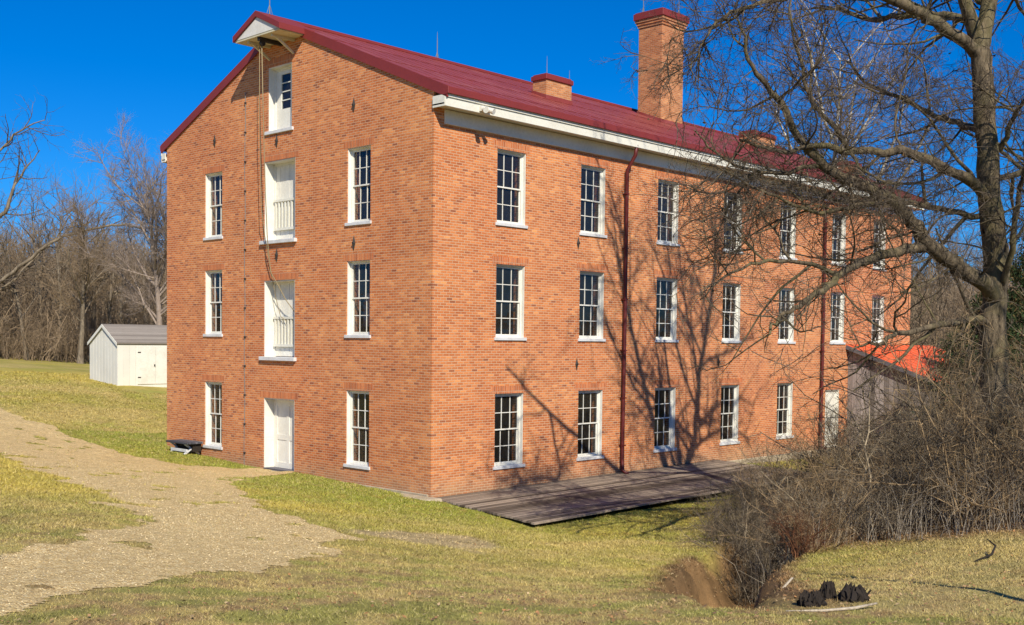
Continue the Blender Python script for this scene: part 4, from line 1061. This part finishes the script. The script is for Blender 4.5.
# single trees that can be told apart
t1 = make_tree(21, 16, .30, 'bare_tree', 'tall bare tree rising behind the white shed', None, ('syctwig', 'syctwig'), 1.75, .72, 0, .22, .016)
place(t1, 18.3, 47.5, .4, .86)
t2 = make_tree(34, 14.5, .26, 'bare_tree', 'bare tree with upswept fine branches between the shed and the woods', None, ('farbark', 'fartwig'), 1.6, .6, .05, .25, .016)
place(t2, 16.6, 56, 2.0, .8)
sy_ = make_tree(55, 25, .38, 'sycamore_tree', 'pale barked bare sycamore standing behind the roof of the mill', None, ('syc', 'syctwig'), .85, .62, -.08, .3, .020)
place(sy_, 45.8, 11.3, 1.0, 1.)
sy2 = make_tree(58, 22, .34, 'bare_tree', 'bare greyish tree behind the far end of the mill beside the sycamore', None, ('farbark', 'syctwig'), .9, .6, .06, .3, .020)
place(sy2, 52, -4, 2.3, 1.)
def left_tree():
    rng = random.Random(77); out = []; thick = []
    bx_, by_ = 8.76, 67.5; base = (bx_, by_, float(height(bx_, by_))-.05); root = empty('leaning_tree', base, 'leaning leafless tree whose pale crooked limbs enter at the left edge', 'tree')
    S = [dict(n=1.3, ang=52, clen=3.6, cr=.06, crmin=.022),
         dict(seg=6, wander=.4, up=.04, n=1.3, ang=48, clen=2.0, cr=.027, sides=5, tip=.35, t0=.12, crmin=.018),
         dict(seg=4, wander=.45, up=.04, n=2.1, ang=45, clen=.95, cr=.016, sides=3, tip=.4, t0=.1, crmin=.013),
         dict(seg=3, wander=.4, up=0, n=0, ang=40, sides=3, tip=.4)]
    T = smooth_poly([(8.76, 67.5, base[2]-.3), (9.28, 66.99, 4.51), (10.07, 66.26, 6.72), (10.65, 65.87, 11.14), (11.24, 65.49, 16.28), (11.6, 65.41, 22.16)], 4, .03, rng)
    rd_ = np.linspace(.6, .1, len(T)); thick.append((T, rd_, 10)); sprout(rng, out, T, rd_, 19, 0, S, .35, .8)
    for pts, r0, r1 in (([(10.07, 66.26, 6.72), (11.59, 64.68, 7.33), (13.62, 62.57, 8.25), (14.91, 61.27, 9.59), (16.19, 59.98, 11.01), (17.72, 58.4, 11.84), (19.74, 56.28, 12.38), (20.74, 55.2, 12.18)], .18, .06),
                        ([(10.19, 66.18, 7.46), (11.84, 64.39, 6.75), (13.61, 62.54, 7.51), (15.16, 61.0, 9.59), (16.45, 59.72, 11.23), (17.23, 58.97, 13.08)], .13, .03),
                        ([(10.65, 65.87, 11.14), (12.43, 64.03, 12.27), (13.96, 62.46, 13.25), (14.34, 62.13, 14.87), (15.02, 61.48, 16.35), (15.8, 60.73, 17.83)], .22, .03),
                        ([(10.95, 65.69, 14.08), (12.76, 63.89, 16.31), (13.79, 62.87, 17.79), (14.82, 61.84, 19.28), (16.09, 60.53, 20.03)], .16, .03)):
        P = smooth_poly(pts, 4, .05, rng); rad = np.linspace(r0, r1, len(P)); thick.append((P, rad, 8))
        sprout(rng, out, P, rad, float(np.linalg.norm(np.diff(P, axis=0), axis=1).sum()), 0, S, .15, 1.)
    tubes(thick, 'trunk', M['farbark'], root, base); tubes([o[:3] for o in out], 'crown', M['twig'], root, base)
left_tree()

# woodland behind: repeats of a few kinds, individually placed
protos = [make_tree(100+i, 13+i*.8, .19+.02*(i % 3), 'woodland_tree', 'leafless grey brown tree in the wood behind the mill', 'bare trees of the background wood', ('farbark', 'fartwig'), 1.0, .42+.05*(i % 2), rng.uniform(-.06, .06), .32, .020, 2) for i in range(6)]
rng = random.Random(9); cnt = 0
def az_of(x, y): return math.atan2(x-CAMP[0], y-CAMP[1])-YAW
spots = []
for row in range(6):                                   # left hand wood
    D = 96+row*11
    for q in range(12):
        a = YAW-.475+(q+rng.uniform(-.4, .4))*.0165; r = D+rng.uniform(-5, 5); spots.append((CAMP[0]+r*math.sin(a), CAMP[1]+r*math.cos(a)))
for row in range(5):                                   # right hand wood
    D = 84+row*13
    for q in range(9):
        a = YAW+.30+(q+rng.uniform(-.4, .4))*.0165; r = D+rng.uniform(-5, 5); spots.append((CAMP[0]+r*math.sin(a), CAMP[1]+r*math.cos(a)))
for (x, y) in spots:
    place(protos[rng.randrange(6)], x, y, rng.uniform(0, 6.28), rng.uniform(.68, .98))
def thicket_far():
    rs3 = np.random.RandomState(4); PP = []; DD = []; SS = []
    T_ = [spray_template(600+i, 6, 6, .42, 4, .2, 0, .1, .0085, .5, 42) for i in range(6)]
    def strip(a0, a1, d0, d1, n, h0, h1):
        a = YAW+rs3.uniform(a0, a1, n); r = rs3.uniform(d0, d1, n); x = CAMP[0]+r*np.sin(a); y = CAMP[1]+r*np.cos(a)
        h = rs3.uniform(h0, h1, n)*(.55+.9*fbm(x*.12, y*.12, 8)); z = height(x, y); up = rs3.rand(n) < .5
        z = z+np.where(up, rs3.rand(n)*h*.9, 0); PP.append(np.stack([x, y, z], -1)); DD.append(np.stack([rs3.normal(0, .3, n), rs3.normal(0, .3, n), np.ones(n)], -1)); SS.append(h*np.where(up, .6, 1.))
    strip(-.48, -.25, 88, 104, 1300, 1.6, 4.2); strip(-.48, -.25, 92, 130, 1700, 3.5, 7.5); strip(-.48, -.25, 115, 185, 4600, 7, 10.5)
    strip(.26, .46, 62, 110, 1500, 3.5, 8); strip(.26, .46, 100, 170, 1900, 7, 11)
    o = spray_mesh('woodland_brush', M['fartwig'], T_, np.concatenate(PP), np.concatenate(DD), np.concatenate(SS), rs3); tag(o, 'brown leafless undergrowth filling the wood on the far slope', 'woodland', kind='stuff')
thicket_far()

# evergreen cedars at the right
def cedar(seed, H, W, x, y, label):
    rs4 = np.random.RandomState(seed); g = float(height(x, y))
    root = empty('cedar_tree', (x, y, g), label, 'tree')
    tb = MB(); tb.tube([(0, 0, -.2), (.05, 0, H*.5), (0, .05, H*.96)], [.16, .09, .02], 7); tb.build('trunk', M['bark'], root, off=(0, 0, 0))
    nb = 170; t = rs4.rand(nb)**.8; z = H*(.1+.88*t); R_ = W*(1-t)**.7*(.6+.6*rs4.rand(nb))+.1
    az = rs4.rand(nb)*6.28; C = []; 
    for i in range(nb):
        m = int(150*R_[i])+25; s = rs4.rand(m)**.7
        px = np.cos(az[i])*R_[i]*s; py = np.sin(az[i])*R_[i]*s; pz = z[i]+R_[i]*(.35*s)
        C.append(np.stack([px, py, pz], -1)+rs4.normal(0, .10+.05*R_[i], (m, 3))*np.array([1, 1, .7]))
    C = np.concatenate(C); n = len(C); ax = rs4.normal(0, 1, (n, 3)); ax[:, 2] = np.abs(ax[:, 2])+.3; ax /= np.linalg.norm(ax, axis=1)[:, None]
    sd = np.cross(ax, rs4.normal(0, 1, (n, 3))); sd /= np.linalg.norm(sd, axis=1)[:, None]
    L = (.07+.09*rs4.rand(n))[:, None]; w = (.016+.014*rs4.rand(n))[:, None]
    V = np.stack([C-sd*w, C+sd*w, C+ax*L], 1)
    col = np.array([.028, .045, .016])*(.5+1.1*rs4.rand(n))[:, None]; br = rs4.rand(n) < .18; col[br] = np.array([.14, .10, .04])*(.6+.6*rs4.rand(br.sum()))[:, None]
    np_mesh('foliage', V.reshape(-1, 3), np.arange(3*n).reshape(-1, 3), 3, M['leaf'], root, colors=np.repeat(col, 3, axis=0))
cedar(3, 7.4, 2.6, 14.3, -9.1, 'dark green cedar behind the trunk of the big bare tree')
cedar(4, 5.9, 1.8, 20.6, -6.0, 'smaller dark cedar before the right end of the orange roof')
cedar(6, 9.6, 2.4, 24.0, -6.9, 'tall dark cedar farther back at the right edge')
# unseen tree added beyond the right edge to darken bank and brush
st_ = make_tree(91, 15, .28, 'bare_tree', 'bare tree on the bank beyond the right edge, shading the grass', None, ('bark', 'twig'), 1.1, .6, 0, .3, .014)
place(st_, -3.5, -25.0, 0, 1.)

# ------------------------------------------------------------------ thicket of bare shrubs
def make_shrub(seed, H, n, W, mat, name, label, group, thick_=1.):
    rng = random.Random(seed); out = []
    root = empty(name, (0, 0, 0), label, 'shrub', group)
    S = [None,
         dict(seg=8, wander=.42, up=-.035, n=2.2, ang=50, clen=.7, cr=.0075, sides=4, tip=.35, t0=.12, crmin=.006),
         dict(seg=4, wander=.5, up=.0, n=0, ang=45, clen=.30, cr=.005, sides=3, tip=.5, t0=.15, crmin=.004),
         dict(seg=2, wander=.5, up=0, n=0, ang=40, sides=3, tip=.5)]
    rs_ = np.random.RandomState(seed)
    for q in range(n):
        a = rng.uniform(0, 6.28); rr = W*.35*math.sqrt(rng.random()); p = np.array([math.cos(a)*rr, math.sin(a)*rr, -.1])
        a2 = a+rng.gauss(0, .7); t = abs(rng.gauss(0, .62)); d = np.array([math.cos(a2)*t, math.sin(a2)*t, 1.])
        branch(rng, out, p, d/np.linalg.norm(d), H*rng.uniform(.45, 1.15), .013*thick_*rng.uniform(.6, 1.6), 1, S)
    st = [o[:3] for o in out if o[3] == 1]; tw = [o[:3] for o in out if o[3] > 1]
    tubes(st+tw, 'branches', M[mat], root) 
    T_ = [spray_template(700+i, 4, 5, .42, 3.5, .22, 2, .1, .009, .55, 46) for i in range(4)]
    P1, D1 = along([o[0] for o in out if o[3] == 1], 2.6, rs_, .1); P2, D2 = along([o[0] for o in out if o[3] == 2], 2.2, rs_, .1)
    P_ = np.concatenate([P1, P2]); D_ = np.concatenate([D1, D2])*.7+rs_.normal(0, .6, (len(P_), 3)); V1, F1 = spray_geo(T_, P_, D_, .35+.4*rs_.rand(len(P_)), rs_)
    ok = (V1[:, 2][F1].min(1) > -.05)
    np_mesh('crown', V1, F1[ok], 4, M[mat], root, smooth=True)
    return root
GL = 'twiggy grey brown leafless shrub within the dense thicket under the big tree'
GG = 'bare shrubs of the thicket'
sp = [make_shrub(200+i, 2.7+.25*(i % 3), 20+2*(i % 4), 1.8, ('brush', 'lowbrush', 'warmbrush')[i % 3], 'bare_shrub', GL, GG) for i in range(6)]
rng = random.Random(15); spots = []
def try_spot(x, y, md):
    if all(math.hypot(x-a, y-b) > md for a, b in spots): spots.append((x, y)); return True
for _ in range(1500):
    x = rng.uniform(-2.5, 15); y = rng.uniform(-16.2, -7.2)
    fe = -12.0-(x+2.5)*.75 if x < 1 else -15.2
    if y < fe or (x < .5 and y > -8.6-(x+2.5)*.0) or y > -7.2+0*x or (x < 4 and y > -8.8): continue
    if math.hypot(x-3.8, y+13.4) < .7 or az_of(x, y) < R(12.2): continue
    try_spot(x, y, .85)
print('shrubs', len(spots))
for i, (x, y) in enumerate(spots):
    s = rng.uniform(.75, 1.15)
    s *= float(np.interp(math.degrees(az_of(x, y)), [11, 14, 17, 19.5, 22.5], [.66, .84, .84, .86, 1.30]))
    o = place(sp[i % 6], x, y, rng.uniform(0, 6.28), s)
low = [make_shrub(300+i, 1.3, 34, 1.6, 'lowbrush', 'sprawling_shrub', 'low sprawling shrub with pale arching stems at the edge of the gully', 'low shrubs spilling over the gully', .8) for i in range(2)]
for i, (x, y) in enumerate(((-1.2, -10.1), (-.5, -9.5), (.9, -8.9), (2.4, -8.3), (4.2, -7.6), (6.4, -6.9), (8.6, -6.3), (-1.9, -10.9), (-.2, -11.0), (.1, -9.9))): place(low[i % 2], x, y, rng.uniform(0, 6.28), rng.uniform(.6, .95))
rd = make_shrub(400, 1.1, 26, .9, 'brushred', 'rusty_shrub', 'small rusty brown shrub at the front foot of the thicket', None)
place(rd, -2.4, -12.3, 0, .7)
def stems_stuff():
    rs5 = np.random.RandomState(12); polys = []
    n = 5200; x = rs5.uniform(-3.4, 14, n); y = rs5.uniform(-16.5, -7.5, n); k = (thicket_mask(x, y) > .5) & (y > -15.6); x = x[k]; y = y[k]; z = height(x, y)
    for a, b, c in zip(x, y, z):
        h = rs5.uniform(.25, 1.3); d = rs5.normal(0, .30, 2)
        polys.append((np.array([(a, b, c-.03), (a+d[0]*h*.4, b+d[1]*h*.4, c+h*.6), (a+d[0]*h*1.2, b+d[1]*h*1.2, c+h)]), np.array([.006, .004, .002]), 3))
    o = tubes(polys, 'dry_weeds', M['deadwood']); tag(o, 'pale dry weed stalks standing among the brush', 'weeds', kind='stuff')
stems_stuff()
# vine-like hanging dead stems and a leaning dead sapling in the thicket
for (pts, r, lab) in (([(-1.0, -12.9, .6), (-.9, -12.7, 2.2), (-.2, -12.4, 3.4)], .03, 'thin leaning pale sapling at the front of the thicket'),
                      ([(.9, -15.1, .9), (1.15, -14.9, 2.3), (1.7, -14.6, 4.2), (1.9, -14.5, 5.6)], .035, 'pale upright sapling before the trunk of the big tree')):
    rg = random.Random(len(lab)); P = smooth_poly(pts, 4, .03, rg); out = []
    g = float(height(*P[0][:2])); P[:, 2] += g-P[0, 2]-.05
    S = [dict(n=3.5, ang=48, clen=.9, cr=.011), dict(seg=5, wander=.4, up=.03, n=3.4, ang=45, clen=.4, cr=.006, sides=4, tip=.4), dict(seg=3, wander=.4, up=0, n=0, sides=3, tip=.5, ang=40)]
    rad = np.linspace(r, .008, len(P)); L = float(np.linalg.norm(np.diff(P, axis=0), axis=1).sum()); sprout(rg, out, P, rad, L, 0, S, .2)
    root = empty('sapling', tuple(P[0]), lab, 'tree'); tubes([(P, rad*.8, 6)], 'trunk', M['brush'], root, tuple(P[0])); tubes([o[:3] for o in out], 'crown', M['brush'], root, tuple(P[0]))

# ------------------------------------------------------------------ small things on the bank
def lump(name, x, y, s, h, seed, label):
    rg = random.Random(seed); g = float(height(x, y)); b = MB(); rings = []
    nn = 40
    for k, (t, f) in enumerate(((-.2, 1.), (.25, 1.05), (.6, .85), (.85, .55))):
        rings.append([b.pt(x+math.cos(6.283*j/nn)*s*f*rg.uniform(.6, 1.15), y+math.sin(6.283*j/nn)*s*f*rg.uniform(.6, 1.15), g+h*t*rg.uniform(.75, 1.25)) for j in range(nn)])
    for a, c in zip(rings, rings[1:]):
        for j in range(nn): b.f.append([a[j], a[(j+1) % nn], c[(j+1) % nn], c[j]])
    top = b.pt(x, y, g+h*.55); 
    for j in range(nn): b.f.append([rings[-1][j], rings[-1][(j+1) % nn], top])
    for q in range(30):
        a = rg.uniform(0, 6.28); r = s*rg.uniform(.4, 1.25); b.tube([(x+math.cos(a)*r*.5, y+math.sin(a)*r*.5, g), (x+math.cos(a)*r, y+math.sin(a)*r, g+h*rg.uniform(.1, .85))], [.014, .003], 5)
    o = b.build(name, M['char'], None, off=(x, y, g)); tag(o, label, 'stump'); return o
lump('charred_stump', -10.03, -16.65, .13, .15, 1, 'small low charred stump, leftmost of the three black stumps on the bank')
lump('charred_stump', -9.42, -16.50, .09, .20, 2, 'narrow charred stump between the two other black stumps on the bank')
lump('charred_stump', -9.55, -16.84, .14, .16, 3, 'widest black charred stump with ragged top on the grassy bank')
def stick(name, pts, r, label, mat='deadwood', cat='branch', up=.03):
    P = [(x, y, float(height(x, y))+z) for x, y, z in pts]; b = MB(); b.tube(P, r, 7); o = b.build(name, M[mat], None, smooth=True, off=P[0]); tag(o, label, cat)
stick('dead_branch', [(-10.6, -16.7, .01), (-10.35, -16.95, .015), (-10.05, -17.1, .02), (-9.8, -17.2, .05)], [.006, .013, .016, .01], 'bleached stick lying against the widest charred stump')
for k, (ax_, ay_, lab) in enumerate(((-8.2, -14.9, 'crooked dead branch lying across the near end of the gully'), (-6.3, -13.4, 'dead branch half sunk in the middle of the gully'), (-4.9, -12.7, 'forked dead branch at the foot of the rusty shrub'))):
    rg = random.Random(60+k); a = rg.uniform(-.5, .9); pts = [(ax_+math.cos(a)*t_*1.0+rg.uniform(-.08, .08), ay_+math.sin(a)*t_*1.0+rg.uniform(-.08, .08), .03+.16*t_*rg.random()) for t_ in (-.6, -.3, 0, .3, .6, .8)]
    stick('dead_branch', pts, [.008, .018, .024, .02, .014, .006], lab)
stick('dead_branch', [(-4.35, -16.0, .02), (-4.0, -16.1, .05), (-3.6, -16.0, .12), (-3.4, -15.8, .2)], [.01, .016, .014, .006], 'short dark twig lying on the grassy bank before the thicket', 'char')
b = MB(); g = float(height(-10.55, -16.05)); b.bar((-10.95, -16.22, g-.02), (-10.62, -16.52, g+.10), .04, .09); o = b.build('broken_plank', M['deadwood'], None, .01, off=(-10.5, -16.1, g)); tag(o, 'short pale broken plank lying in the mouth of the gully', 'plank')
b = MB(); b.bar((-10.98, -16.15, g-.1), (-10.93, -16.2, g+.13), .03, .04); o = b.build('wooden_stake', M['char'], None, off=(-10.8, -16.1, g)); tag(o, 'short dark stake standing beside the broken plank', 'stake')

def young_tree():
    rg = random.Random(5); g = float(height(-10.2, -20.9)); P = smooth_poly([(-10.2, -20.9, g-.1), (-9.85, -20.3, 2.8), (-9.5, -19.7, 3.4), (-9.0, -19.2, 4.1), (-8.4, -18.9, 4.8), (-8.0, -18.9, 5.6)], 4, .01, rg); out = []
    S = [dict(n=1.5, ang=48, clen=.9, cr=.012), dict(seg=5, wander=.4, up=.03, n=2.4, ang=45, clen=.4, cr=.006, sides=4, tip=.4), dict(seg=3, wander=.4, up=0, n=0, sides=3, tip=.5, ang=40)]
    rad = np.linspace(.07, .02, len(P)); sprout(rg, out, P, rad, 5., 0, S, .6)
    root = empty('young_tree', tuple(P[0]), 'slender leaning bare tree at the right that throws a thin curved shadow on the bank', 'tree'); tubes([(P, rad, 7)], 'trunk', M['bark'], root, tuple(P[0])); tubes([o[:3] for o in out], 'crown', M['twig'], root, tuple(P[0]))
young_tree()

# ------------------------------------------------------------------ light, sky, camera
SUN_L = Vector((.93, 1.58, -1.45)).normalized()
sd = bpy.data.lights.new('sun', 'SUN'); sd.energy = 5.0; sd.angle = R(.42); sd.color = (1, .925, .78)
so = bpy.data.objects.new('sun', sd); COL.objects.link(so); so.rotation_euler = SUN_L.to_track_quat('-Z', 'Y').to_euler(); so.location = (-20, -40, 40)
w = bpy.data.worlds.new('World'); scene.world = w; w.use_nodes = True; t = w.node_tree
bg = t.nodes['Background']; sk = t.nodes.new('ShaderNodeTexSky'); sk.sky_type = 'NISHITA'; sk.sun_disc = False
to_sun = -SUN_L; sk.sun_elevation = math.asin(to_sun.z); sk.sun_rotation = math.atan2(to_sun.x, to_sun.y)
sk.air_density = 1.0; sk.dust_density = .3; sk.ozone_density = 3.0; sk.altitude = 300
gm = t.nodes.new('ShaderNodeGamma'); gm.inputs[1].default_value = 1.0
tint = mix(t, 1., sk.outputs[0], SKY_TINT, 'MULTIPLY')
hs_ = t.nodes.new('ShaderNodeHueSaturation'); hs_.inputs['Saturation'].default_value = SKY_SAT; t.links.new(tint, hs_.inputs['Color'])
t.links.new(hs_.outputs[0], bg.inputs[0]); bg.inputs[1].default_value = SKY_STR

cd = bpy.data.cameras.new('camera'); co_ = bpy.data.objects.new('camera', cd); COL.objects.link(co_); scene.camera = co_
d = Vector((math.sin(YAW)*math.cos(PITCH), math.cos(YAW)*math.cos(PITCH), math.sin(PITCH)))
rt = Vector((math.cos(YAW), -math.sin(YAW), 0)); up = rt.cross(d)
r2 = math.cos(ROLL)*rt+math.sin(ROLL)*up; u2 = -math.sin(ROLL)*rt+math.cos(ROLL)*up
m = Matrix((r2, u2, -d)).transposed().to_4x4(); m.translation = Vector(CAMP); co_.matrix_world = m
cd.sensor_width = 36; cd.lens = 1116.05/1024*36; cd.shift_x = -13.393/1024; cd.shift_y = 67.045/1024
cd.clip_start = .1; cd.clip_end = 5000
scene.view_settings.view_transform = 'Standard'; scene.view_settings.look = 'None'
scene.view_settings.exposure = EXPO; scene.view_settings.gamma = 1; scene.view_settings.use_curve_mapping = False
scene.render.resolution_x = 1024; scene.render.resolution_y = 625
